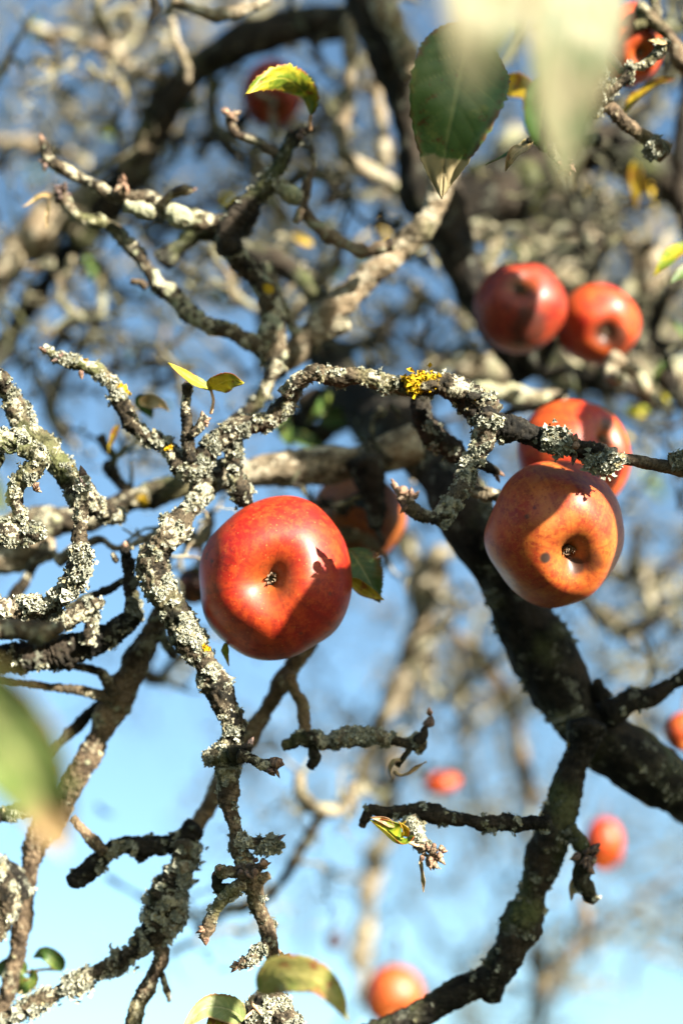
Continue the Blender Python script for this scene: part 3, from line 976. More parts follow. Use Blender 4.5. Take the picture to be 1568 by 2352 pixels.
# big leaning stem lower left
B([(378, 1395, 20), (362, 1430, 21), (332, 1486, 24), (305, 1545, 29), (272, 1610, 34), (240, 1670, 28), (210, 1725, 25), (175, 1785, 26), (135, 1850, 27), (100, 1905, 27), (72, 1970, 24), (56, 2060, 22), (50, 2138, 21), (42, 2205, 20), (18, 2285, 18), (-10, 2350, 17), (-30, 2400, 16)],
  0.752, mat='bare', lichen=.28, label='long leaning stem running down to the lower left corner')
B([(365, 1440, 12), (378, 1470, 13), (392, 1495, 12), (395, 1510, 8)], .77, mat='bark', lichen=.3)
B([(60, 2060, 24), (20, 2010, 26), (-20, 1990, 24)], .74, mat='dark', lichen=.5)
B([(-30, 1990, 26), (0, 2035, 28), (18, 2075, 26), (10, 2110, 22), (-15, 2150, 20)], .735, mat='bark', lichen=.6)
B([(-20, 2150, 16), (10, 2115, 15), (50, 2085, 17)], .75, mat='dark', lichen=.2)
B([(-30, 1880, 16), (20, 1870, 18), (70, 1850, 16), (120, 1830, 14), (150, 1825, 12)], .74, mat='dark', lichen=.4)

# -- the main descending stem
o = B([(520, 1070, 20, .74), (490, 1100, 24, .73), (455, 1135, 24, .72), (425, 1180, 25, .715), (395, 1225, 27), (365, 1270, 30), (350, 1305, 32), (362, 1345, 30), (388, 1390, 27), (412, 1435, 27), (440, 1480, 28), (468, 1525, 27), (490, 1570, 29), (510, 1615, 27), (530, 1668, 26), (528, 1710, 26),
   (522, 1750, 25), (520, 1785, 25)], 0.705, mat='bark', lichen=.52, yellow=.08, flake=1.5, label='main lichened stem hanging down left of the central apple')
main_low = B([(522, 1765, 25), (520, 1790, 24), (522, 1830, 21), (528, 1870, 18), (540, 1905, 17), (550, 1945, 17), (560, 1985, 17), (572, 2015, 20), (588, 2045, 22), (597, 2080, 19), (608, 2115, 17), (616, 2155, 16), (622, 2200, 16), (626, 2245, 17), (618, 2275, 20), (622, 2320, 24), (640, 2380, 26)], 0.70, mat='bare', lichen=.42,
  flake=1.6, ring=.2, label='lower stem with tan bark between tufts of white lichen')
o = B([(520, 1735, 24), (500, 1738, 20), (482, 1742, 13), (470, 1746, 7)], .70, mat='bark', lichen=.6, flake=1.5, name='spur')
bud(o, 480, 1744, .70, -1, .15, 16, 6, dark=True)
o = B([(530, 1735, 24), (552, 1728, 18), (568, 1718, 14), (576, 1708, 9)], .695, mat='dark', lichen=.3, name='spur', ring=.4)
bud(o, 570, 1715, .695, .45, -1, 26, 8, dark=True)
o = B([(548, 1735, 16), (565, 1738, 12), (585, 1748, 12), (600, 1756, 14), (615, 1758, 15), (628, 1754, 13)], .69, mat='bark', lichen=0, ring=1.0, flake=False, name='spur')
bud(o, 622, 1758, .688, .9, -.45, 30, 17)
bud(o, 630, 1752, .684, .9, .1, 24, 13)
bud(o, 618, 1766, .688, .6, .7, 22, 10)
bud(o, 632, 1765, .686, .5, 1.3, 26, 5)
cluster(o, 612, 1770, .69, 8, 4, 14, 31, dark=True)
o = B([(545, 1925, 12), (575, 1936, 13), (602, 1942, 15), (626, 1942, 16), (640, 1930, 8)], .695, mat='bark', lichen=.85, flake=2.4, name='spur', shag=.7, fsize=.0007, label='short spur bristling with pale green-grey lichen')
bud(o, 632, 1934, .695, .75, -.8, 30, 6, dark=True)
o = B([(565, 2000, 14), (545, 2003, 15), (520, 2003, 16), (503, 2001, 17), (496, 2002, 12)], .69, mat='bare', lichen=.35, ring=.6, name='spur', flake=1)
cluster(o, 500, 2002, .688, 6, 3, 12, 14)
o = B([(550, 2012, 14), (575, 2000, 16), (595, 1990, 12), (612, 1986, 7)], .688, mat='bare', lichen=.1, ring=.5, name='spur', flake=False)
cluster(o, 590, 1990, .686, 14, 9, 20, 15, ax=(.5, 0))
cluster(o, 560, 1998, .686, 12, 5, 18, 16, dark=True)
bud(o, 600, 1988, .686, 1, -.1, 24, 6)
o = B([(500, 2010, 16), (500, 2035, 13), (528, 2045, 14)], .70, mat='dark', lichen=.4, name='spur')
o = B([(560, 2030, 17), (530, 2048, 17), (512, 2068, 15), (500, 2085, 13), (490, 2102, 14), (480, 2120, 16), (474, 2140, 15), (468, 2158, 10)], .69, mat='bare', lichen=.45, ring=.7, flake=1.4)
bud(o, 472, 2148, .69, -.2, 1, 24, 11)
bud(o, 474, 2136, .688, -1, 0, 26, 7); bud(o, 466, 2134, .686, -.8, -.5, 12, 5); bud(o, 464, 2137, .686, -.8, .6, 12, 5)
o = B([(612, 2175, 15), (600, 2180, 15), (585, 2192, 12), (570, 2205, 11), (556, 2215, 10), (546, 2220, 8)], .69, mat='bare', lichen=.55, ring=.5, flake=1.2)
cluster(o, 548, 2218, .688, 5, 5, 16, 17, ax=(-1, .2))
o = B([(628, 2270, 12), (640, 2235, 10), (650, 2210, 9)], .70, mat='bare', lichen=.2, ring=.5)
cluster(o, 653, 2206, .70, 8, 5, 20, 18, ax=(.2, -1))
B([(560, 2400, 22), (590, 2345, 30), (620, 2310, 32), (650, 2350, 30), (690, 2400, 26)], .69, mat='bark', lichen=.6, flake=1.5)
B([(618, 2010, 8), (600, 2020, 12), (586, 2035, 14)], .70, mat='bare', lichen=.3, name='spur')

# -- stem crossing behind, lower left branches
B([(715, 1470, 18), (690, 1505, 18), (650, 1562, 19), (615, 1625, 19), (580, 1690, 20), (545, 1750, 20), (505, 1810, 19), (470, 1865, 21), (440, 1910, 23), (425, 1950, 22)], 0.765, mat='bare', lichen=.15, gnarl=.25)
B([(450, 1900, 22), (425, 1925, 24), (400, 1938, 22), (360, 1945, 20), (325, 1950, 20), (285, 1945, 20), (250, 1955, 22), (230, 1975, 24), (205, 1998, 22), (180, 2015, 24), (160, 2028, 16)], .735, mat='dark', lichen=.45, flake=.8, label='dark twig reaching left with a blunt lichened end')
B([(240, 1958, 15), (222, 1940, 13), (205, 1920, 13), (188, 1902, 12), (165, 1880, 11)], .73, mat='bare', lichen=.3, ring=.7)
B([(320, 1965, 14), (328, 1978, 11)], .735, mat='dark', lichen=.3, name='knob')
B([(430, 1935, 22), (418, 1980, 22), (405, 2015, 28), (390, 2060, 36), (370, 2105, 38), (352, 2145, 34), (325, 2178, 24), (295, 2198, 20), (250, 2218, 17), (205, 2240, 16), (170, 2262, 16), (125, 2283, 17), (80, 2302, 16), (40, 2326, 15), (-10, 2358, 15)],
  .728, mat='bark', lichen=.55, ring=.6, flake=1.4, shag=1.2, label='branch with a shaggy dark lichen sleeve, bending to the lower left corner')
B([(425, 1980, 12), (420, 2040, 14), (410, 2100, 15), (385, 2150, 14)], .722, mat='pale', lichen=.65, flake=1.5)
B([(360, 2150, 16), (370, 2180, 15), (362, 2220, 17), (345, 2260, 17), (330, 2285, 17), (312, 2330, 19), (295, 2380, 19)], .725, mat='bare', lichen=.08, flake=False)
B([(366, 2225, 8), (376, 2255, 7), (384, 2285, 8), (388, 2302, 5)], .73, mat='bark', lichen=.1, flake=False)

# -- centre: twig above right apple, C shapes
c1 = B([(650, 905, 14), (675, 882, 16), (700, 865, 16), (730, 860, 17), (784, 870, 18), (830, 868, 19), (870, 872, 19), (915, 882, 20), (960, 888, 22), (1009, 885, 21), (1050, 897, 26), (1085, 912, 28), (1108, 932, 27), (1124, 955, 30)], .705, mat='bark', lichen=.36, yellow=.05, ring=.35,
   flake=1.2, label='twig arching right from the fork, with a tuft of yellow lichen')
B([(932, 886, 12), (950, 880, 17), (968, 884, 14), (985, 878, 18), (1004, 884, 11)], .70, mat='bark', lichen=-.5, yellow=.85, flake=1.6, name='spur', shag=1.3, fsize=.00075, gnarl=0)
B([(1075, 912, 12), (1105, 908, 9), (1120, 905, 5)], .70, mat='dark', lichen=.1, name='spur', flake=False)
B([(1050, 895, 16), (1052, 872, 10), (1054, 862, 5)], .705, mat='dark', lichen=.2, name='spur')
B([(1055, 905, 24), (1072, 925, 26), (1095, 945, 26), (1120, 962, 28)], .708, mat='dark', lichen=.45, flake=1.2)
c2 = B([(1108, 945, 24), (1132, 968, 27), (1160, 982, 28), (1184, 988, 28), (1215, 1000, 26), (1245, 1012, 24), (1275, 1020, 21), (1309, 1022, 19), (1335, 1030, 17), (1359, 1034, 17), (1390, 1042, 18), (1410, 1050, 18)],
   .688, mat='dark', lichen=.36, ring=.3, flake=1.3, label='dark twig crossing in front of the two right-hand apples')
c3 = B([(1400, 1047, 15), (1425, 1052, 14), (1460, 1057, 14), (1500, 1065, 14), (1540, 1072, 15), (1580, 1082, 15), (1640, 1090, 14)], .688, mat='bare', lichen=-.1, ring=.15, rough=.5, gnarl=.15, flake=False)
B([(1245, 1008, 14), (1270, 1013, 17), (1300, 1018, 18), (1315, 1015, 14)], .684, mat='bark', lichen=.85, flake=3.0, name='spur', shag=1.2, gnarl=0)
bud(c2, 1318, 1018, .681, .1, -1, 24, 10); bud(c2, 1312, 1012, .681, -.4, -1, 22, 8); bud(c2, 1320, 1022, .677, .2, .3, 14, 10, dz=1)
bud(c2, 1320, 1040, .682, -.2, 1, 30, 7, dark=True)
B([(1345, 1060, 10), (1375, 1068, 13), (1405, 1062, 12), (1415, 1045, 12)], .682, mat='bark', lichen=.8, flake=3.0, name='spur', shag=1.5)
B([(1540, 1060, 11), (1560, 1057, 13), (1590, 1062, 12)], .684, mat='bark', lichen=.9, flake=3.0, name='spur', gnarl=0)
cluster(c2, 1137, 935, .70, 6, 3, 16, 22, dark=True, ax=(0, -1))
B([(1125, 955, 26), (1115, 990, 22), (1108, 1020, 20), (1092, 1045, 20), (1078, 1065, 20), (1066, 1085, 20), (1060, 1110, 19, .672), (1048, 1135, 19, .667), (1032, 1155, 18, .664), (1018, 1175, 19, .661), (1008, 1190, 18, .66)], .68, mat='bark', lichen=.5, flake=1.5,
  label='lichened twig hooking down beside the right apple')
o = B([(1025, 1185, 15), (1008, 1192, 17), (988, 1188, 16), (970, 1184, 15), (955, 1176, 14), (940, 1165, 14), (932, 1150, 13), (925, 1135, 12)], .660, mat='bark', lichen=.1, ring=1.0, flake=.4)
bud(o, 928, 1138, .659, -1, -.9, 42, 11); bud(o, 922, 1132, .653, .0, -.4, 22, 15, dz=.9); bud(o, 912, 1126, .658, -.6, -1, 30, 8)
bud(o, 945, 1152, .657, .15, -1, 34, 9); bud(o, 950, 1148, .657, .3, -1, 24, 8)
bud(o, 935, 1158, .655, -.8, 1, 28, 7); bud(o, 905, 1112, .658, -.5, -1.2, 16, 3)
cluster(o, 932, 1142, .655, 12, 6, 18, 24)
B([(1020, 1195, 10), (1022, 1208, 6)], .659, mat='bark', lichen=.9, flake=2.0, name='spur')
B([(960, 890, 16), (966, 930, 24), (974, 970, 24), (1000, 1000, 23), (1025, 1020, 22), (1055, 1045, 20), (1078, 1062, 18)], .73, mat='dark', lichen=.45)
o = B([(1078, 1050, 16), (1100, 1062, 14), (1125, 1075, 12), (1145, 1088, 9)], .725, mat='dark', lichen=.2)
bud(o, 1142, 1082, .724, .8, .6, 22, 6); bud(o, 1138, 1090, .722, .5, 1, 22, 6)
bud(c2, 1086, 1058, .685, -.2, -.6, 12, 7, dz=.6)
B([(1070, 1122, 12), (1090, 1128, 15), (1115, 1131, 15), (1140, 1138, 13), (1170, 1145, 12), (1230, 1150, 9)], .735, mat='pale', lichen=.1, ring=1.3, flake=False)

# -- lower centre dark twig with dried fruit
B([(672, 1545, 14), (665, 1560, 17), (676, 1590, 15), (692, 1615, 15), (698, 1650, 14), (702, 1680, 14)], .745, mat='bare', lichen=.2, ring=.4)
B([(650, 1712, 14), (668, 1708, 15), (690, 1698, 18), (720, 1704, 17), (745, 1710, 16), (775, 1700, 15), (800, 1695, 16), (848, 1694, 16), (893, 1700, 14), (925, 1706, 12), (952, 1705, 17), (975, 1716, 16)], .725, mat='bark', lichen=.38, label='horizontal dark twig below the central apple, ending in a dried fruitlet')
B([(770, 1700, 13), (810, 1690, 15), (850, 1690, 15), (895, 1697, 12)], .722, mat='pale', lichen=.75, flake=1.3)
o = B([(955, 1705, 12), (968, 1694, 11), (974, 1676, 7), (980, 1665, 4), (984, 1655, 3)], .722, mat='dark', lichen=0, flake=False)
bud(o, 984, 1672, .722, 0, -1, 30, 15, mat=M_BUD_DARK); bud(o, 986, 1645, .722, .1, -1, 20, 8, mat=M_BUD)
B([(715, 1705, 12), (722, 1740, 12), (712, 1765, 9)], .725, mat='dark', lichen=.1, flake=False)
B([(948, 1710, 9), (930, 1735, 6), (912, 1760, 5)], .722, mat='dark', lichen=0, flake=False)
leaf(tree, [(905, 1770, .722), (925, 1778, .72), (950, 1765, .722), (978, 1748, .725)], 15, M_LEAF_DRY, roll=(1.2, 1.0, .9), cup=.8, wave=.4, label='shrivelled dark leaf hanging under the dried fruitlet')
leaf(tree, [(925, 1745, .722), (905, 1752, .72), (897, 1775, .722), (903, 1790, .725)], 9, M_LEAF_DRY, roll=1.0, cup=.8, wave=.4, label='small curled dead leaf beside the dried fruitlet')

# -- twig with dry flower cluster, lower right of centre
o = B([(1262, 1890, 20), (1225, 1892, 18), (1183, 1893, 17), (1150, 1888, 15), (1108, 1890, 17), (1070, 1884, 17), (1033, 1880, 17), (1000, 1870, 18), (973, 1868, 19), (930, 1868, 16), (883, 1868, 15), (855, 1862, 15), (843, 1868, 13)], .715, mat='dark', lichen=.35, flake=.7, ring=.3,
      label='dark twig jutting left from the dropping branch')
B([(848, 1862, 12), (838, 1880, 11), (830, 1900, 10)], .715, mat='dark', lichen=.2, name='spur', flake=False)
B([(1188, 1886, 9), (1165, 1876, 7), (1152, 1870, 4)], .715, mat='dark', lichen=.1, name='spur', flake=False)
o = B([(938, 1880, 15), (950, 1900, 16), (960, 1922, 15), (970, 1938, 13), (978, 1950, 13)], .705, mat='pale', lichen=.75, ring=.3, flake=1.8)
cluster(o, 985, 1962, .70, 24, 26, 20, 33, ax=(.3, .5))
cluster(o, 1000, 1955, .70, 14, 10, 16, 34, ax=(.7, 0))
leaf(tree, [(965, 1970, .70), (970, 1995, .699), (973, 2020, .70), (972, 2050, .702)], 9, M_LEAF_DRY, roll=(.4, .9, .2), cup=1.0, wave=.5, label='dead strap-like bract dangling from the dried flower cluster')
leaf(tree, [(985, 1975, .70), (998, 1985, .699), (1012, 1996, .70)], 5, M_LEAF_DRY, roll=.5, cup=1.0, wave=.5)
# curled green leaf there
leaf(tree, [(930, 1930, .70), (905, 1925, .694), (880, 1905, .69), (850, 1885, .692)], 44, M_LEAF_YG, roll=(1.25, .8, .5), cup=1.5, wave=.35, label='curled yellow-green leaf with a dry edge below the jutting twig',
     stalk=[(945, 1938, .70), (962, 1945, .70)])
leaf(tree, [(925, 1920, .696), (928, 1905, .69), (915, 1888, .686)], 15, M_LEAF_YEL, roll=.3, cup=1.6, wave=.3)
leaf(tree, [(905, 1900, .692), (880, 1885, .69), (850, 1878, .69)], 12, M_LEAF_DRY, roll=.3, cup=1.2, wave=.4, label='dry tan rim leaf curled over the yellow-green one')

# right side dried cluster
o = B([(1310, 1900, 14), (1328, 1928, 15), (1342, 1955, 16), (1338, 1990, 18), (1335, 2025, 17), (1350, 2050, 18), (1368, 2070, 12)], .735, mat='dark', lichen=.35, flake=.8, gnarl=.6)
cluster(o, 1352, 1962, .73, 22, 22, 22, 35, dark=True)
cluster(o, 1350, 1990, .73, 14, 6, 20, 36)
leaf(tree, [(1325, 2010, .74), (1315, 2040, .74), (1312, 2070, .74)], 10, M_LEAF_DRY, roll=.5, cup=.6, wave=.3)

# -- upper left twigs
o = B([(98, 322, 8), (105, 340, 12), (112, 365, 14), (140, 385, 14), (170, 402, 14), (195, 415, 13), (215, 425, 12), (245, 440, 14), (280, 452, 18), (315, 456, 16), (350, 462, 18), (395, 485, 20), (430, 500, 22), (480, 508, 22), (530, 515, 24)], .765, mat='bark', lichen=.3, ring=.4, flake=False,
      label='upper twig with a pointed bud reaching to the upper left')
bud(o, 100, 338, .765, -.2, -1, 34, 9)
cluster(o, 108, 372, .765, 8, 4, 16, 41, dark=True)
o = B([(283, 448, 14), (282, 425, 11), (278, 405, 7)], .76, mat='bare', lichen=0, flake=False); cluster(o, 282, 418, .76, 9, 6, 20, 42)
o = B([(372, 475, 14), (385, 455, 13), (405, 442, 13), (425, 436, 12), (442, 435, 8)], .76, mat='bare', lichen=.05, ring=.6, flake=False); bud(o, 430, 436, .76, 1, .1, 22, 8)
B([(288, 470, 15), (320, 480, 17), (355, 490, 14)], .755, mat='pale', lichen=.95, flake=False, gnarl=0, name='lichened_spur')
B([(385, 485, 16), (410, 495, 20), (440, 508, 16)], .755, mat='pale', lichen=.95, flake=False, gnarl=0, name='lichened_spur')
o = B([(135, 440, 14), (148, 462, 15), (170, 488, 14), (200, 508, 14), (235, 512, 14), (262, 530, 17), (290, 558, 19), (322, 592, 19), (345, 625, 18), (362, 650, 20), (398, 680, 20), (435, 718, 19), (475, 742, 18), (525, 756, 18), (575, 785, 20), (618, 815, 22)], .768, mat='bark', lichen=.5, yellow=.05, flake=False,
      label='long blurred twig slanting down to the fork from the upper left')
cluster(o, 140, 445, .765, 12, 8, 24, 43, dark=True)
leaf(tree, [(120, 455, .765), (100, 450, .765), (72, 465, .765), (52, 475, .765)], 9, M_LEAF_DRY, roll=.6, cup=.8, wave=.5)
leaf(tree, [(112, 460, .765), (112, 490, .765), (106, 522, .765)], 8, M_LEAF_DRY, roll=.6, cup=.8, wave=.5)
o = B([(335, 658, 10), (318, 648, 8), (300, 645, 6)], .765, mat='bare', lichen=0, flake=False)
B([(718, 292, 9), (700, 300, 12), (680, 312, 15), (665, 335, 15), (652, 362, 16), (638, 392, 18), (610, 425, 20), (585, 450, 22), (560, 475, 24), (540, 505, 26), (525, 540, 28), (530, 580, 24)], .755, mat='dark', lichen=.35, flake=.6, ring=.4, label='dark knobbly twig under the curled leaf')
cluster(o, 682, 305, .753, 10, 4, 20, 44, dark=True)
B([(525, 555, 20), (545, 590, 20), (572, 618, 22), (598, 650, 22), (615, 690, 24), (620, 735, 26), (618, 780, 28), (630, 830, 28)], .77, mat='bark', lichen=.5, flake=False, yellow=.05)
B([(525, 258, 7), (530, 285, 9), (545, 308, 10), (590, 325, 11), (618, 340, 11), (648, 365, 11)], .765, mat='bare', lichen=.1, ring=.3, flake=False)
cluster(o, 528, 262, .765, 9, 6, 18, 45)
B([(716, 335, 5), (720, 360, 5), (718, 390, 6), (705, 420, 10), (698, 450, 13), (696, 480, 13), (715, 505, 14), (745, 530, 15), (780, 550, 15), (820, 570, 15), (860, 574, 15), (900, 560, 14)], .775, mat='bare', lichen=.35, flake=False)
B([(640, 420, 16), (660, 440, 18), (690, 455, 14)], .76, mat='pale', lichen=.8, flake=False)
B([(690, 480, 10), (680, 510, 9)], .765, mat='bare', lichen=.2)
B([(612, 600, 11), (628, 645, 12), (645, 690, 12), (662, 730, 12), (682, 765, 12)], .79, mat='pale', lichen=.4, flake=False)
B([(560, 480, 30, .775), (540, 520, 34), (500, 530, 30), (450, 530, 26), (420, 560, 22), (370, 600, 20)], .80, mat='dark', lichen=.3, flake=False)
B([(505, 545, 26), (560, 575, 26), (620, 590, 24), (680, 630, 22), (720, 680, 20)], .86, mat='dark', lichen=.3, flake=False)
B([(400, 2, 12), (425, 14, 12), (455, 26, 13), (490, 37, 14), (530, 34, 14), (575, 15, 13), (620, -5, 12)], .80, mat='pale', lichen=.3, flake=False)
B([(352, -10, 14), (360, 20, 12), (345, 48, 8)], .80, mat='dark', lichen=.1, flake=False)
B([(395, 40, 9), (400, 80, 10), (415, 120, 11), (430, 155, 10), (432, 190, 8)], .88, mat='pale', lichen=.3, flake=False)

# -- upper middle/right big shapes
B([(180, 560, 30), (240, 470, 34), (300, 400, 36), (345, 310, 36), (400, 220, 36), (460, 155, 36), (530, 110, 36), (620, 70, 36), (720, 55, 34), (800, 50, 34)], 1.0, mat='dark', lichen=-.2, flake=False, label='thick dark blurred bough arching across the upper left')
B([(810, -60, 40), (835, -10, 42), (870, 60, 42), (905, 140, 44), (935, 215, 44), (955, 300, 46), (975, 400, 52), (1010, 490, 60), (1045, 570, 50), (1080, 640, 40), (1150, 740, 50), (1240, 830, 60)], .90, mat='dark', lichen=.12, flake=False, detail=.4,
  label='dark bough coming down beside the shaded green leaf')
B([(1600, 470, 46), (1500, 400, 50), (1400, 345, 56), (1300, 345, 66), (1200, 400, 72), (1100, 470, 74), (1020, 520, 60)], .98, mat='dark', lichen=.1, flake=False)
B([(1600, 130, 18), (1575, 220, 20), (1560, 330, 19), (1566, 450, 20), (1590, 560, 20)], .92, mat='dark', lichen=.2, flake=False)
B([(1465, 10, 15), (1490, 40, 15), (1520, 70, 15), (1548, 105, 16), (1575, 150, 18), (1610, 200, 18)], .78, mat='bare', lichen=.1, flake=False)
B([(1455, 60, 10), (1482, 48, 10), (1505, 30, 12), (1500, -10, 12)], .78, mat='bare', lichen=.1, flake=False)
B([(1374, 222, 13), (1400, 248, 14), (1434, 278, 15), (1470, 308, 16), (1508, 335, 18), (1530, 350, 18)], .735, mat='bare', lichen=.12, ring=.25, label='pinkish bare twig below the upper right apple')
B([(1490, 328, 18), (1505, 340, 20), (1515, 355, 16)], .73, mat='bark', lichen=.85, flake=1.5, name='lichened_spur')
B([(1368, 270, 11), (1365, 245, 13), (1368, 215, 14), (1376, 180, 13), (1372, 150, 10)], .73, mat='bark', lichen=.8, flake=1.8)
B([(1376, 222, 12), (1395, 205, 13), (1420, 192, 13), (1440, 170, 14), (1458, 152, 12), (1480, 148, 11), (1505, 128, 13), (1522, 110, 12), (1530, 95, 8)], .725, mat='bark', lichen=.55, flake=1.5, ring=.4, label='knobbly twig in front of the upper right apple')
leaf(tree, [(1530, 100, .72), (1512, 95, .72), (1488, 92, .72)], 12, M_LEAF_DRY, roll=.3, cup=.8, wave=.3)
B([(1383, 120, 8), (1400, 128, 10), (1415, 145, 10), (1428, 165, 9)], .73, mat='dark', lichen=.1, flake=False)
o = B([(1262, 340, 9), (1275, 358, 11), (1290, 372, 11), (1302, 382, 9)], .71, mat='bark', lichen=.1, ring=.5, flake=False)
cluster(o, 1295, 378, .708, 12, 10, 22, 46, ax=(.4, .8))
B([(1210, 322, 8), (1225, 318, 9), (1240, 325, 9), (1262, 340, 9), (1310, 330, 12, .76), (1370, 320, 14, .8)], .71, mat='dark', lichen=.3)
leaf(tree, [(1225, 318, .712), (1205, 335, .71), (1180, 355, .708), (1160, 392, .71)], 22, M_LEAF_DRY, roll=(1.0, .5, .2), cup=.9, wave=.4, label='small withered leaf, tan and dark, hanging by the shaded green leaf')
leaf(tree, [(1220, 325, .712), (1180, 345, .712), (1145, 365, .712), (1115, 378, .712)], 9, M_LEAF_GREEN, roll=.8, cup=.6, wave=.3)
# pale knobby twigs, mid distance, upper centre
B([(800, 40, 14), (805, 110, 16), (800, 180, 15), (795, 240, 16), (785, 300, 16), (795, 350, 18), (840, 390, 18), (890, 420, 19), (930, 440, 18)], .95, mat='pale', lichen=.4, flake=False)
B([(860, 180, 12), (870, 240, 13), (880, 300, 14), (885, 380, 13)], .98, mat='pale', lichen=.3, flake=False)
B([(870, -10, 26), (905, 60, 28), (935, 120, 26), (948, 175, 20)], .86, mat='pale', lichen=.3, flake=False, label='short pale lit bough stub near the top')
B([(1075, 540, 22), (1105, 520, 24), (1130, 545, 30), (1120, 600, 26), (1110, 640, 18)], .95, mat='pale', lichen=.7, flake=False)
B([(1045, 840, 34), (1110, 850, 44), (1180, 840, 46), (1260, 830, 40), (1310, 870, 34)], 1.0, mat='pale', lichen=.6, flake=False, rough=1.5)
B([(1060, 900, 16), (1140, 900, 22), (1220, 915, 22), (1300, 925, 20)], .86, mat='pale', lichen=.7, flake=False)
B([(1100, 985, 10, .8), (1150, 960, 12), (1190, 935, 12), (1240, 935, 9), (1300, 900, 8)], .82, mat='dark', lichen=.2, flake=False)
B([(1420, 870, 14, .8), (1400, 845, 14), (1410, 820, 15), (1440, 850, 14), (1470, 870, 13), (1500, 930, 13)], .84, mat='pale', lichen=.5, flake=False, gnarl=.8)

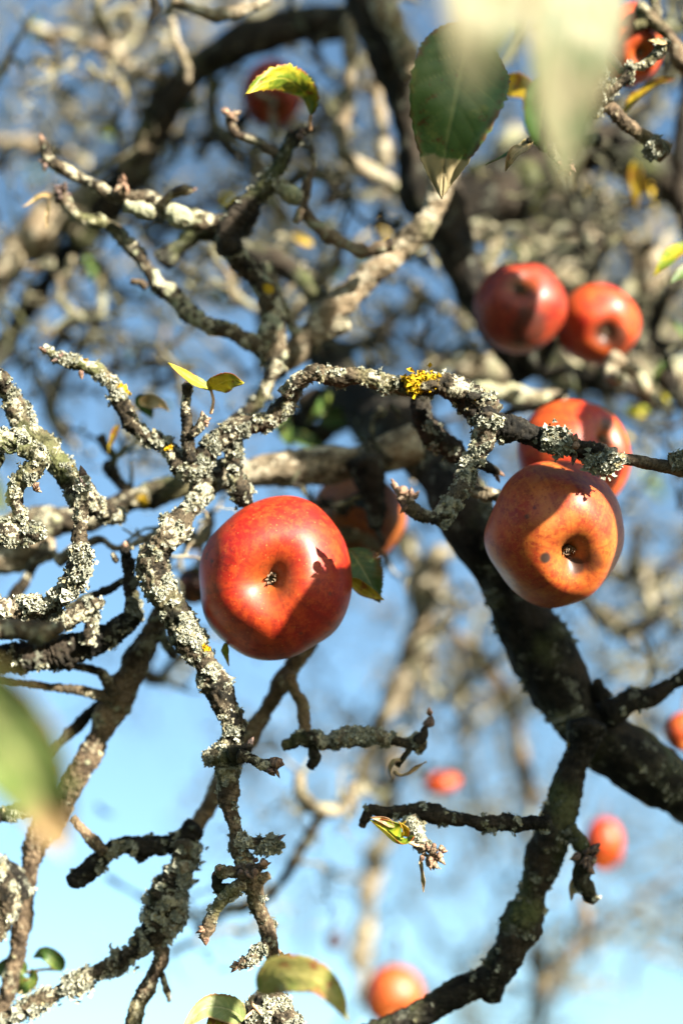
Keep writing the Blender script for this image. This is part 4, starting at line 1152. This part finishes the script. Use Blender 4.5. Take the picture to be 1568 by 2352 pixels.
# -- blurred background stems, traced
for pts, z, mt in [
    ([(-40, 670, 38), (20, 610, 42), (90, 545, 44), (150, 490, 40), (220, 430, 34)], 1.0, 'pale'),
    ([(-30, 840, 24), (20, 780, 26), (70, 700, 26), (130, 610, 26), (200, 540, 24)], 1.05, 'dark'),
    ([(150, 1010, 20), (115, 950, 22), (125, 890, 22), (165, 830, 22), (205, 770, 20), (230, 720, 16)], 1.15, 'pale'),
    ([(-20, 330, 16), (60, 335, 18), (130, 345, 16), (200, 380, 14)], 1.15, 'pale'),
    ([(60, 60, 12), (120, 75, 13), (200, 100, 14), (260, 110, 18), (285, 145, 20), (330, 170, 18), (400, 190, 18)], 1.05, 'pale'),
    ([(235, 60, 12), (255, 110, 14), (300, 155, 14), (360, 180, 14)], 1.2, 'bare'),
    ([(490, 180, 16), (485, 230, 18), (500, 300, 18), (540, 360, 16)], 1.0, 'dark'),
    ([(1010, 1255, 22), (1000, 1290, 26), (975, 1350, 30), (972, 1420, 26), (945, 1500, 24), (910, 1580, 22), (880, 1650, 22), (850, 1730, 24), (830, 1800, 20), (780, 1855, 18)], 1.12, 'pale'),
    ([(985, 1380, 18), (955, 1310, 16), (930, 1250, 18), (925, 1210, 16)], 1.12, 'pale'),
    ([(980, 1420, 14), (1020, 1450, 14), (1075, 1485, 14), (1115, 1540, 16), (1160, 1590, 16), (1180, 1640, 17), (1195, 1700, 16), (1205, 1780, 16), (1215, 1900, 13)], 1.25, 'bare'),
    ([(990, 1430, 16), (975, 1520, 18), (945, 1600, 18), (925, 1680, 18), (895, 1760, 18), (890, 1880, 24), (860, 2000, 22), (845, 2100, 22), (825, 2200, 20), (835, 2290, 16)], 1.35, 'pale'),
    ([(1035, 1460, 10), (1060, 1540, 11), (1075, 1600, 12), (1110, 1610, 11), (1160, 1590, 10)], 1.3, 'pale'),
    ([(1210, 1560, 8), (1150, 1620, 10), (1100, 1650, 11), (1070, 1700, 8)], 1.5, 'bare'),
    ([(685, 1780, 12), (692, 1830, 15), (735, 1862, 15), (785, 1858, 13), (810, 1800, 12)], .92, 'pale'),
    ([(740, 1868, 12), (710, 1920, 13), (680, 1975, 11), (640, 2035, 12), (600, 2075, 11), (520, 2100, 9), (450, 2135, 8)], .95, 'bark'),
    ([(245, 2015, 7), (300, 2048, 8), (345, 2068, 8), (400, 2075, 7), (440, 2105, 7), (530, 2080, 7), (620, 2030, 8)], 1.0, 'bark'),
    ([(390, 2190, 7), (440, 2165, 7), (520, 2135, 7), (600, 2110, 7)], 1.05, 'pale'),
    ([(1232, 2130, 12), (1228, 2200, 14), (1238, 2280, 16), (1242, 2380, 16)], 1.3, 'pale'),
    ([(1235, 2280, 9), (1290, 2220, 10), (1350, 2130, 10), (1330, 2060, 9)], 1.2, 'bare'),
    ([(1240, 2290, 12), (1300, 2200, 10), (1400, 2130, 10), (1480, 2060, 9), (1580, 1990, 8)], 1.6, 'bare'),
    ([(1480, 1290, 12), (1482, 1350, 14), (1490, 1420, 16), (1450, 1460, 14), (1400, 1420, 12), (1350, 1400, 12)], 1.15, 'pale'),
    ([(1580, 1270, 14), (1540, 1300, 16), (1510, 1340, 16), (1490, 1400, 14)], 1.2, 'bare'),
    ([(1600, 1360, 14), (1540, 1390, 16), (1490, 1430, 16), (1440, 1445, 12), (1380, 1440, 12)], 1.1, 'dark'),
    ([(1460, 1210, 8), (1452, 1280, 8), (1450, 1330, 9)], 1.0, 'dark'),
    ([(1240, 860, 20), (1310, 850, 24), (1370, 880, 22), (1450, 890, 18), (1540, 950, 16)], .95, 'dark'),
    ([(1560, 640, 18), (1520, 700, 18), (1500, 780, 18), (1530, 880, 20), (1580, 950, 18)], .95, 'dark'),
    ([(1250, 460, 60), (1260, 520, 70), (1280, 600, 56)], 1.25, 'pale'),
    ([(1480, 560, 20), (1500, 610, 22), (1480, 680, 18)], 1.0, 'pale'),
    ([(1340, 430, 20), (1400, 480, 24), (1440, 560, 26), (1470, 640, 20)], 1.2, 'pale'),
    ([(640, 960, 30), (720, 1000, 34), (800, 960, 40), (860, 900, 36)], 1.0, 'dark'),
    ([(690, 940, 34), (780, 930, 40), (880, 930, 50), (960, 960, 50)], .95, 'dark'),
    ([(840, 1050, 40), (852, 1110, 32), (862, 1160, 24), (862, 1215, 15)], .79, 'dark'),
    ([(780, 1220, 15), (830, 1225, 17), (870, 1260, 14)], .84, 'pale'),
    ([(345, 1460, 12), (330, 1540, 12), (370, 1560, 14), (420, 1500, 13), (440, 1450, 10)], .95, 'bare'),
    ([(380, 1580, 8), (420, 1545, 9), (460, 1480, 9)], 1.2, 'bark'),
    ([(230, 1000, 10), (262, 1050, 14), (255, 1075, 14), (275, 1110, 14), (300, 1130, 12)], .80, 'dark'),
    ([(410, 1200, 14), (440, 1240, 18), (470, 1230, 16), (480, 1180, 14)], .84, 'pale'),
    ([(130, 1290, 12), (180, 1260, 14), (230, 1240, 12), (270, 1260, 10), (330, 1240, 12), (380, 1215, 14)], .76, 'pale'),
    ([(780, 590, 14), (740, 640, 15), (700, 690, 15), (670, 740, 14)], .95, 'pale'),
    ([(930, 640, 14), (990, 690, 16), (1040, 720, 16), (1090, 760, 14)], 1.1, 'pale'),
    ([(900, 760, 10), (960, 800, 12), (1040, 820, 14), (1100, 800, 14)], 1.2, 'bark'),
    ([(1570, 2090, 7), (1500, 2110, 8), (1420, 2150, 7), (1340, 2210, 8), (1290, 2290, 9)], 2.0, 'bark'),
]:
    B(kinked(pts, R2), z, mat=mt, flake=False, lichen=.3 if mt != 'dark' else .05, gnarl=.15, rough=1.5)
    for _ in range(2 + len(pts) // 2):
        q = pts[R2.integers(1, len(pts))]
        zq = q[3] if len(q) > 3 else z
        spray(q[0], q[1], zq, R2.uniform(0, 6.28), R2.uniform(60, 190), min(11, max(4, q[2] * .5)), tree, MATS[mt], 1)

# -- boughs added out of view on the sunny side, to cast shade
def C(X, Y, z):
    return CAM + X * RX + Y * UP + z * FW


def bough(rows, **k):
    return branch(tree, [tuple(C(*r[:3])) + (r[3],) for r in rows], z=.7, world_pts=True, detail=.15, name='limb', mat='bark', lichen=.3, flake=False, gnarl=.12, **k)  # added limb out of view, placed for its shadow


def shade_line(pts, tail=(.42, -.10, .30), **k):
    """an added bough d metres sunward of traced places, shading them"""
    rows = []
    for (x, y, z, d, r) in pts:
        p = np.array([(x - 784) * K * z, -(y - 1176) * K * z, z]) + d * np.array([SUN_CAM[0], SUN_CAM[1], -SUN_CAM[2]])
        rows.append((p[0], p[1], p[2], r))
    x0, y0, z0, r_ = rows[0]
    r0 = [(x0 + tail[0] * f, y0 + tail[1] * f, z0 + tail[2] * f, q) for f, q in ((1, .010), (.5, .006), (.12, .005))]
    return bough(r0 + rows, **k)


shade_line([(1045, 1215, .69, .30, .018), (950, 1330, .69, .31, .029), (868, 1440, .69, .36, .032), (860, 1560, .69, .42, .030), (980, 1650, .69, .46, .022), (1180, 1770, .70, .50, .020), (1260, 1930, .72, .55, .022), (1260, 2080, .72, .62, .022), (1200, 2260, .72, .68, .020)], tail=(0, -.25, -.25))
shade_line([(1020, 1300, .78, .50, .018), (1105, 1440, .78, .50, .026), (1210, 1600, .78, .50, .032), (1380, 1740, .77, .50, .040), (1530, 1850, .77, .50, .044)], tail=(0, .4, -.1))
shade_line([(1310, 1760, .745, .62, .014), (1285, 1900, .745, .60, .018), (1235, 2050, .745, .60, .018), (1170, 2180, .745, .60, .016)])
shade_line([(1315, 1040, .69, .27, .006), (1282, 1080, .69, .26, .010), (1232, 1140, .68, .26, .011), (1190, 1210, .68, .26, .009), (1155, 1290, .69, .28, .006)], tail=(-.1, .5, 0))
shade_line([(1450, 880, .78, .32, .010), (1420, 960, .77, .30, .012), (1415, 1030, .77, .30, .011), (1425, 1090, .78, .3, .006)], tail=(.3, .3, .2))
shade_line([(1100, 560, .83, .36, .016), (1125, 640, .82, .36, .020), (1140, 720, .82, .36, .022), (1165, 810, .82, .36, .018)])
shade_line([(780, 1060, .82, .50, .022), (795, 1150, .82, .50, .028), (800, 1240, .82, .50, .028), (805, 1330, .82, .5, .018)])
shade_line([(560, 120, .98, .80, .03), (600, 210, .98, .80, .034), (640, 300, .98, .8, .03)])
shade_line([(300, 400, 1.0, .90, .036), (400, 220, 1.0, .90, .036), (530, 110, 1.0, .90, .036), (720, 55, 1.0, .90, .036)])
shade_line([(780, -20, .88, .60, .026), (855, 120, .88, .60, .028), (885, 230, .88, .60, .020)])
shade_line([(1140, -60, .66, .30, .018), (1075, 60, .66, .30, .024), (1050, 180, .65, .30, .024), (1035, 280, .65, .30, .018), (1025, 325, .65, .31, .008)], tail=(-.1, .5, .1))

shade_line([(165, 2030, .735, .62, .010), (300, 1950, .735, .62, .012), (430, 1955, .735, .62, .013), (405, 2060, .73, .62, .013), (360, 2150, .73, .62, .012), (250, 2215, .73, .62, .009)], tail=(.3, -.3, 0))
# ------------------------------------------------------------------ leaves on the near tree
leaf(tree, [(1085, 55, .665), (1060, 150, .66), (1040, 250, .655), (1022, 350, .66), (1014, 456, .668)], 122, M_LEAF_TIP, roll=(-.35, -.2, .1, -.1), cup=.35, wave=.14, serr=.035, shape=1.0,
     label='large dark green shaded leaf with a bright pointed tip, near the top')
leaf(tree, [(1130, -170, .40), (1120, -60, .395), (1105, 80, .39), (1080, 240, .40)], 122, M_LEAF_PALE, roll=(-.3, -.3), cup=.15, wave=.12, label='out-of-focus pale leaf nearest the camera at the top centre', stalk=[(1180, -300, .42), (1300, -420, .5)])
leaf(tree, [(1345, -150, .45), (1330, -20, .44), (1310, 100, .435), (1296, 260, .44), (1292, 440, .45)], 135, M_LEAF_PALE, roll=(-.4, -.4, -.4), cup=.15, wave=.10, label='out-of-focus pale drooping leaf tapering to a point beside the upper right apple', stalk=[(1380, -280, .48), (1420, -400, .55)])
leaf(tree, [(1210, -120, .52), (1190, -20, .52), (1200, 80, .52)], 60, M_LEAF_SOFT, roll=.4, cup=.4, label='blurred green leaf between the two pale top leaves')
leaf(tree, [(1258, 170, .60), (1245, 230, .60), (1238, 300, .60), (1250, 350, .6)], 46, M_LEAF_GREEN, roll=.5, cup=.4, label='dark green leaf hidden behind the drooping pale leaf')
leaf(tree, [(712, 262, .745), (700, 215, .735), (655, 180, .72), (600, 190, .71), (562, 218, .705)], 38, M_LEAF_YG, roll=(-.9, -.7, -.5, -.1), cup=-.6, wave=.25, serr=.12,
     label='bright yellow-green curled leaf before the dark blurred apple', stalk=[(712, 275, .748), (712, 298, .753)])
leaf(tree, [(712, 262, .748), (712, 215, .75), (690, 180, .755), (640, 168, .76)], 26, M_LEAF_GREEN, roll=(.9, .7, .5), cup=.5, wave=.2, serr=.12, label='dark outer half of the curled leaf by the blurred apple')
leaf(tree, [(484, 895, .706), (505, 880, .70), (530, 872, .695), (560, 880, .69)], 30, M_LEAF_YG, roll=(.6, .6, .5), cup=.4, wave=.2, label='small yellow-green leaf speckled orange, right one of a pair on its stalk',
     stalk=[(490, 920, .706), (484, 950, .706)])
leaf(tree, [(486, 898, .706), (460, 882, .704), (425, 862, .70), (387, 833, .695)], 17, M_LEAF_YG2, roll=(.8, .7, .7), cup=.4, wave=.2, label='small yellow leaf pointing left, one of a pair on its stalk')
leaf(tree, [(800, 1262, .735), (820, 1290, .73), (845, 1330, .725), (872, 1384, .722)], 52, M_LEAF_GREEN, roll=(-.4, -.2, .1), cup=.4, wave=.2, serr=.14, label='dark green leaf with a yellow edge showing right of the central apple')
leaf(tree, [(806, 1330, .722), (830, 1350, .72), (850, 1362, .718), (882, 1378, .718)], 17, M_LEAF_YEL, roll=.2, cup=.3, wave=.2)
leaf(tree, [(516, 1478, .712), (522, 1500, .71), (527, 1530, .71)], 13, M_LEAF_YG, roll=(.2, .9, 1.1), cup=.9, wave=.3, label='small folded leaf poking out below the central apple')
leaf(tree, [(-150, 1530, .41), (-30, 1640, .405), (60, 1750, .40), (150, 1960, .41)], 135, M_LEAF_SOFT2, roll=(.2, .1), cup=.4, wave=.15, label='large blurred green and tan leaf close to the camera at the left edge')
leaf(tree, [(-60, 1060, .5), (-20, 1110, .5), (20, 1190, .5)], 34, M_LEAF_SOFT, roll=.3, cup=.4, label='blurred green leaf at the left edge beside the curly twig')
leaf(tree, [(590, 2280, .62), (640, 2240, .61), (720, 2245, .60), (770, 2290, .595), (800, 2345, .60)], 46, M_LEAF_BLUSH, roll=(-.2, -.4, -.4, -.3), cup=.3, wave=.2, label='soft yellow-green leaf blushed red at the bottom edge', stalk=[(575, 2300, .66), (600, 2330, .67)])
leaf(tree, [(560, 2340, .68), (520, 2318, .67), (470, 2318, .665), (415, 2370, .66)], 34, M_LEAF_SOFT, roll=(.6, .3), cup=.5, wave=.2, label='green leaf cut by the bottom edge', stalk=[(590, 2320, .685), (610, 2330, .69)])
leaf(tree, [(530, 2330, .68), (500, 2345, .67), (470, 2400, .665)], 26, M_LEAF_YEL, roll=(.4, .3), cup=.4)
leaf(tree, [(145, 2228, .76), (125, 2205, .755), (100, 2190, .755), (75, 2200, .76)], 20, M_LEAF_GREEN, roll=(.5, .3), cup=.5, label='small green leaf, uppermost of three at the lower left', stalk=[(100, 2228, .76), (60, 2235, .76)])
leaf(tree, [(70, 2235, .76), (70, 2250, .755), (55, 2265, .755), (35, 2280, .76)], 26, M_LEAF_GREEN, roll=(.5, .3), cup=.5, label='small dark green leaf, lowest of three at the lower left')
leaf(tree, [(60, 2235, .76), (30, 2220, .757), (-30, 2240, .755)], 24, M_LEAF_GREEN, roll=(.3, .3), cup=.5, label='dark green leaf on the left edge near the bottom')
leaf(tree, [(1150, 205, .80), (1180, 195, .79), (1215, 210, .785), (1240, 262, .79)], 30, M_LEAF_YEL, roll=.3, cup=.4, label='bright yellow blurred leaf beside the shaded green leaf')
leaf(tree, [(880, 300, 1.0), (885, 345, 1.0), (885, 405, 1.0)], 22, M_LEAF_YEL, roll=.4, cup=.4, label='blurred yellow leaf hanging left of the dark bough')
leaf(tree, [(1545, 180, .79), (1500, 200, .785), (1460, 230, .78), (1425, 270, .78)], 46, M_LEAF_YEL, roll=(1.3, 1.2), cup=.4, label='shaded olive leaf under the upper right apple')
leaf(tree, [(1580, 560, .78), (1550, 580, .775), (1525, 605, .77), (1500, 632, .77)], 26, M_LEAF_YG, roll=(.8, .5), cup=.4, label='green and yellow leaf at the right edge')
leaf(tree, [(1600, 610, .78), (1570, 625, .775), (1540, 650, .77)], 18, M_LEAF_GREEN, roll=(.4, .5), cup=.4)
leaf(tree, [(1455, 370, .9), (1462, 420, .9), (1460, 480, .9)], 18, M_LEAF_YEL, roll=.5, cup=.4, label='narrow yellow leaf right of the pale limb')
leaf(tree, [(320, 925, .76), (340, 920, .76), (368, 925, .755), (388, 945, .755)], 20, M_LEAF_DRY, roll=(.2, .4), cup=.5, label='pale dry leaf tip behind the bud-ended twig')
leaf(tree, [(310, 930, .765), (330, 925, .765), (350, 960, .765)], 24, M_LEAF_GREEN, roll=.3, cup=.5)
leaf(tree, [(272, 975, .77), (262, 1000, .77), (248, 1040, .77)], 12, M_LEAF_YEL, roll=.6, cup=.5)
for (x, y, z, w, a, m) in [(650, 980, .88, 40, 1.2, 0), (700, 1010, .9, 46, .4, 0), (790, 950, .9, 48, -.3, 0), (730, 940, .88, 36, 2.2, 0), (840, 1000, .92, 44, 1.0, 0), (700, 550, .95, 20, .4, 2), (210, 620, 1.0, 26, 1.3, 0),
                           (100, 140, 1.1, 20, .3, 2), (80, 70, 1.1, 22, 1.9, 0), (1470, 940, .95, 26, .2, 1), (1530, 920, .95, 22, 1.2, 1), (1440, 1000, 1.0, 22, .7, 2), (1280, 300, 1.0, 40, .9, 0), (1200, 480, 1.05, 24, .2, 2),
                           (1500, 450, .95, 24, 1.3, 2), (1330, 430, 1.1, 22, .3, 2), (250, 300, 1.2, 24, .2, 1), (40, 500, 1.1, 20, 1.3, 0), (1080, 1480, 1.3, 22, .3, 2), (650, 1490, 1.2, 20, 1.2, 2), (1510, 860, .9, 24, 2.0, 0), (1560, 760, .9, 30, 1.0, 0),
                           (240, 1860, 1.1, 18, .5, 1), (1180, 1330, 1.2, 20, .9, 2), (1240, 250, .9, 34, 1.1, 0), (1100, 300, .85, 30, 1.6, 0)]:
    dx, dy = math.cos(a) * w * 1.3, math.sin(a) * w * 1.3
    leaf(tree, [(x - dx, y - dy, z), (x, y + 4, z - .01), (x + dx, y + dy, z)], w * .62, (M_LEAF_GREEN, M_LEAF_YG, M_LEAF_YEL)[m], roll=random.uniform(-1, 1), cup=.4, wave=.3, nl=24, nw=10)

R3 = np.random.default_rng(5)
for _ in range(46):
    x, y = R3.uniform(-20, 1600), R3.uniform(-20, 1120)
    z, w, a = R3.uniform(1.0, 1.6), R3.uniform(16, 34), R3.uniform(0, 6.28)
    dx, dy = math.cos(a) * w * 1.3, math.sin(a) * w * 1.3
    leaf(tree, [(x - dx, y - dy, z), (x, y + 5, z - .01), (x + dx, y + dy, z + R3.uniform(-.02, .02))], w * .6,
         (M_LEAF_GREEN, M_LEAF_GREEN, M_LEAF_GREEN, M_LEAF_YG, M_LEAF_YEL)[R3.integers(5)], roll=R3.uniform(-1.2, 1.2), cup=.5, wave=.3, nl=20, nw=8)

# ------------------------------------------------------------------ apples
AP_RED = apple_material('apple_skin_red', (0.22, 0.0045, 0.0015), (0.32, 0.038, 0.005), (0.10, 0.0025, 0.0015), 0.03, 1)
AP_ORANGE = apple_material('apple_skin_orange', (0.25, 0.020, 0.005), (0.34, 0.095, 0.013), (0.13, 0.006, 0.003), 0.18, 3)
AP_DEEP = apple_material('apple_skin_deep', (0.17, 0.009, 0.004), (0.25, 0.035, 0.006), (0.05, 0.002, 0.003), 0.05, 5)
AP_RED2 = apple_material('apple_skin_scarlet', (0.27, 0.010, 0.003), (0.36, 0.065, 0.007), (0.12, 0.004, 0.002), 0.08, 6)
AP_SHADE = apple_material('apple_skin_shaded', (0.13, 0.022, 0.005), (0.26, 0.08, 0.010), (0.07, 0.008, 0.003), 0.15, 9)  # darkened orange skin: the shade it hangs in is put into the colour
AP_BROWN = apple_material('apple_skin_brown', (0.03, 0.005, 0.003), (0.05, 0.012, 0.004), (0.015, 0.002, 0.002), 0.0, 7)
apple(632, 1328, .715, 177, 190, (-.06, .04, 1), AP_RED, 'large glossy red apple in the centre, its hollow eye facing the viewer', 2, pit=.46, pitw=.40, lump=.07,
      blem=[(-.78, .22, .025, .8), (-.87, .25, .022, .7), (-.70, -.10, .07, .35), (-.86, .30, .02, .8), (.35, -.62, .02, .6), (-.64, .27, .012, .9)], sub_n=1.5, stalk_to=(600, 1200, .80))
apple(1275, 1228, .715, 163, 172, (.18, -.36, .92), AP_ORANGE, 'big orange-red apple at right with a lopsided eye and a round wormhole', 4, pit=.46, pitw=.42, taper=.16, lump=.10,
      blem=[(-.25, -.29, .075, 1.0), (.22, -.40, .13, .9), (.42, -.34, .16, .55), (.12, -.30, .10, .4), (-.50, .24, .03, .7), (.5, -.36, .05, .6)], sub_n=1.5, stalk_to=(1300, 1120, .77))  # larger marks darken the pit and the skin right of it
apple(1318, 1045, .80, 131, 128, (.55, .35, .7), AP_RED2, 'red apple half hidden behind the dark twig, above the big orange one', 6, pit=.3, blem=[(.52, .52, .14, .8), (.6, .1, .3, .45)], lump=.05, stalk_to=(1330, 980, .86))  # wide faint mark darkens the right side
apple(1195, 706, .85, 107, 106, (-.05, .35, .9), AP_DEEP, 'dark bruised red apple, left one of the close pair at upper right', 8, pit=.25, blem=[(-.1, .28, .16, .8), (.05, -.48, .42, .75), (.45, .3, .2, .6)], lump=.06, stalk_to=(1210, 650, .95))
apple(1374, 745, .88, 96, 92, (.08, -.38, .92), AP_RED2, 'shiny red apple with a dark eye, right one of the close pair', 9, pit=.32, blem=[(.05, -.30, .34, .85), (.3, -.4, .3, .8)], lump=.05, stalk_to=(1380, 690, .95))
apple(625, 215, 1.0, 70, 76, (.1, -.6, .7), AP_DEEP, 'shaded dark red apple blurred behind the curled yellow-green leaf', 10, sub_n=.5, stalk_to=(640, 80, 1.0))
apple(822, 1188, .86, 112, 104, (-.2, -.6, .7), AP_SHADE, 'orange-brown apple in shade directly behind the central apple', 11, sub_n=.7, stalk_to=(850, 1060, .9))
apple(1450, 100, .80, 76, 92, (.2, -.5, .8), AP_RED2, 'red apple at the upper right corner behind knobbly twigs', 12, sub_n=.8, stalk_to=(1470, -20, .82))
apple(903, 2290, 1.13, 70, 72, (.1, -.4, .9), AP_ORANGE, 'round orange-red apple blurred at the bottom edge', 13, sub_n=.6, stalk_to=(915, 2160, 1.1), calyx=False)
apple(1385, 1940, 1.1, 46, 62, (.1, -.6, .8), AP_RED2, 'blurred red apple right of the dropping branch', 14, sub_n=.6, stalk_to=(1390, 1850, 1.2), calyx=False)
apple(1015, 1800, 1.15, 42, 27, (.8, -.4, .4), AP_RED2, 'small far red apple lying slantwise against the sky', 15, sub_n=.4, stalk_to=(960, 1750, 1.4), calyx=False)
apple(1568, 1682, .90, 44, 46, (.1, -.4, .8), AP_ORANGE, 'orange-red apple cut off by the right edge', 16, sub_n=.5, stalk_to=(1580, 1590, .95), calyx=False)
apple(768, 2162, 1.3, 22, 24, (.1, -.6, .7), AP_BROWN, 'small dark red apple far behind, low in the middle', 17, sub_n=.4, stalk_to=(790, 2090, 1.3), calyx=False)
apple(958, 782, 1.5, 17, 17, (.1, -.6, .7), AP_DEEP, 'tiny far red apple blurred among twigs left of the close pair', 18, sub_n=.4, stalk_to=(960, 740, 1.5), calyx=False)
apple(446, 1345, .86, 42, 44, (.1, -.6, .7), AP_BROWN, 'dark brownish apple peeping out left of the central apple', 19, sub_n=.5, stalk_to=(450, 1250, .95), calyx=False)
apple(866, 1830, 1.6, 18, 18, (.1, -.6, .7), AP_RED, 'faint brownish-red far apple beside the pale blurred stem', 20, sub_n=.4, stalk_to=(870, 1790, 1.6), calyx=False)

# ------------------------------------------------------------------ the crown behind
tree2 = thing('apple_tree', Vector((2.6, 4.6, 0.0)), 'second apple tree blurred behind, a tangle of bare sunlit twigs against blue sky', 'tree')
branch(tree2, [(2.6, 4.6, -.05, .16), (2.55, 4.6, .6, .13), (2.4, 4.5, 1.3, .11), (2.2, 4.3, 2.0, .09), (1.9, 4.0, 2.8, .07), (1.2, 3.6, 3.4, .05)], name='trunk', world_pts=True, detail=.06, z=3)
def sprays(n, xr, yr, zr, rr, Lr, owner, mats, arange=(0, 6.28), depth=2):
    for _ in range(n):
        spray(R2.uniform(*xr), R2.uniform(*yr), R2.uniform(*zr), R2.uniform(*arange), R2.uniform(*Lr), R2.uniform(*rr), owner,
              mats[R2.integers(len(mats))], depth)


PB, BB, DK, BK = M_FAR_PALE, M_FAR_PALE, M_BARK_DARK, M_FAR
# dense upper half
def knot(n, xr, yr, zr, rr, Lr, owner, mats, **k): sprays(n, xr, yr, zr, rr, Lr, owner, mats, **k)


knot(24, (-50, 1620), (-50, 760), (1.00, 1.35), (10, 17), (240, 480), tree, (PB, BK, BB, BK, DK), depth=2)
knot(16, (380, 1500), (200, 1000), (.93, 1.2), (10, 17), (180, 360), tree, (BK, DK, PB, PB), depth=2)
knot(26, (-50, 1620), (-50, 950), (1.5, 2.1), (9, 16), (260, 600), tree2, (PB, BB, BK, DK))
knot(14, (-50, 1620), (-50, 1000), (2.2, 3.0), (6, 10), (260, 600), tree2, (PB, BK, DK))
knot(11, (-50, 600), (300, 950), (.95, 1.35), (8, 15), (200, 400), tree, (PB, BK, DK))
knot(10, (950, 1620), (600, 1150), (1.0, 1.4), (12, 20), (160, 320), tree, (PB, BK, DK, PB), depth=1)
knot(16, (-50, 1000), (-50, 860), (.90, 1.08), (7, 12), (180, 380), tree, (PB, BK, BB, BK, DK), depth=2)
knot(7, (1000, 1620), (-50, 1150), (.96, 1.12), (7, 12), (160, 320), tree, (PB, BK, DK), depth=2)
knot(9, (850, 1620), (1200, 1750), (1.0, 1.3), (6, 10), (180, 380), tree, (PB, BB, DK, BK), depth=2)
knot(16, (650, 1620), (1450, 2400), (1.8, 3.2), (6, 11), (240, 480), tree2, (DK, DK, BK), depth=2)
knot(14, (640, 1620), (1350, 2350), (1.35, 1.9), (5, 9), (220, 460), tree2, (DK, BK, PB), depth=2)
# middle band
knot(16, (800, 1620), (1150, 1700), (1.3, 2.0), (7, 13), (220, 420), tree2, (PB, BB, DK, BK))
knot(6, (0, 800), (1000, 1500), (1.4, 2.2), (6, 9), (180, 320), tree2, (PB, BB, DK))
# thin lower part
knot(20, (650, 1620), (1500, 2400), (2.0, 3.4), (4, 8), (240, 520), tree2, (BB, DK, DK, BK), depth=2)
knot(4, (0, 640), (1650, 2350), (2.2, 3.4), (3, 5), (200, 360), tree2, (BB, DK))
knot(9, (650, 1600), (1600, 2350), (1.5, 2.1), (5, 9), (240, 420), tree2, (BB, DK, BK), depth=1)
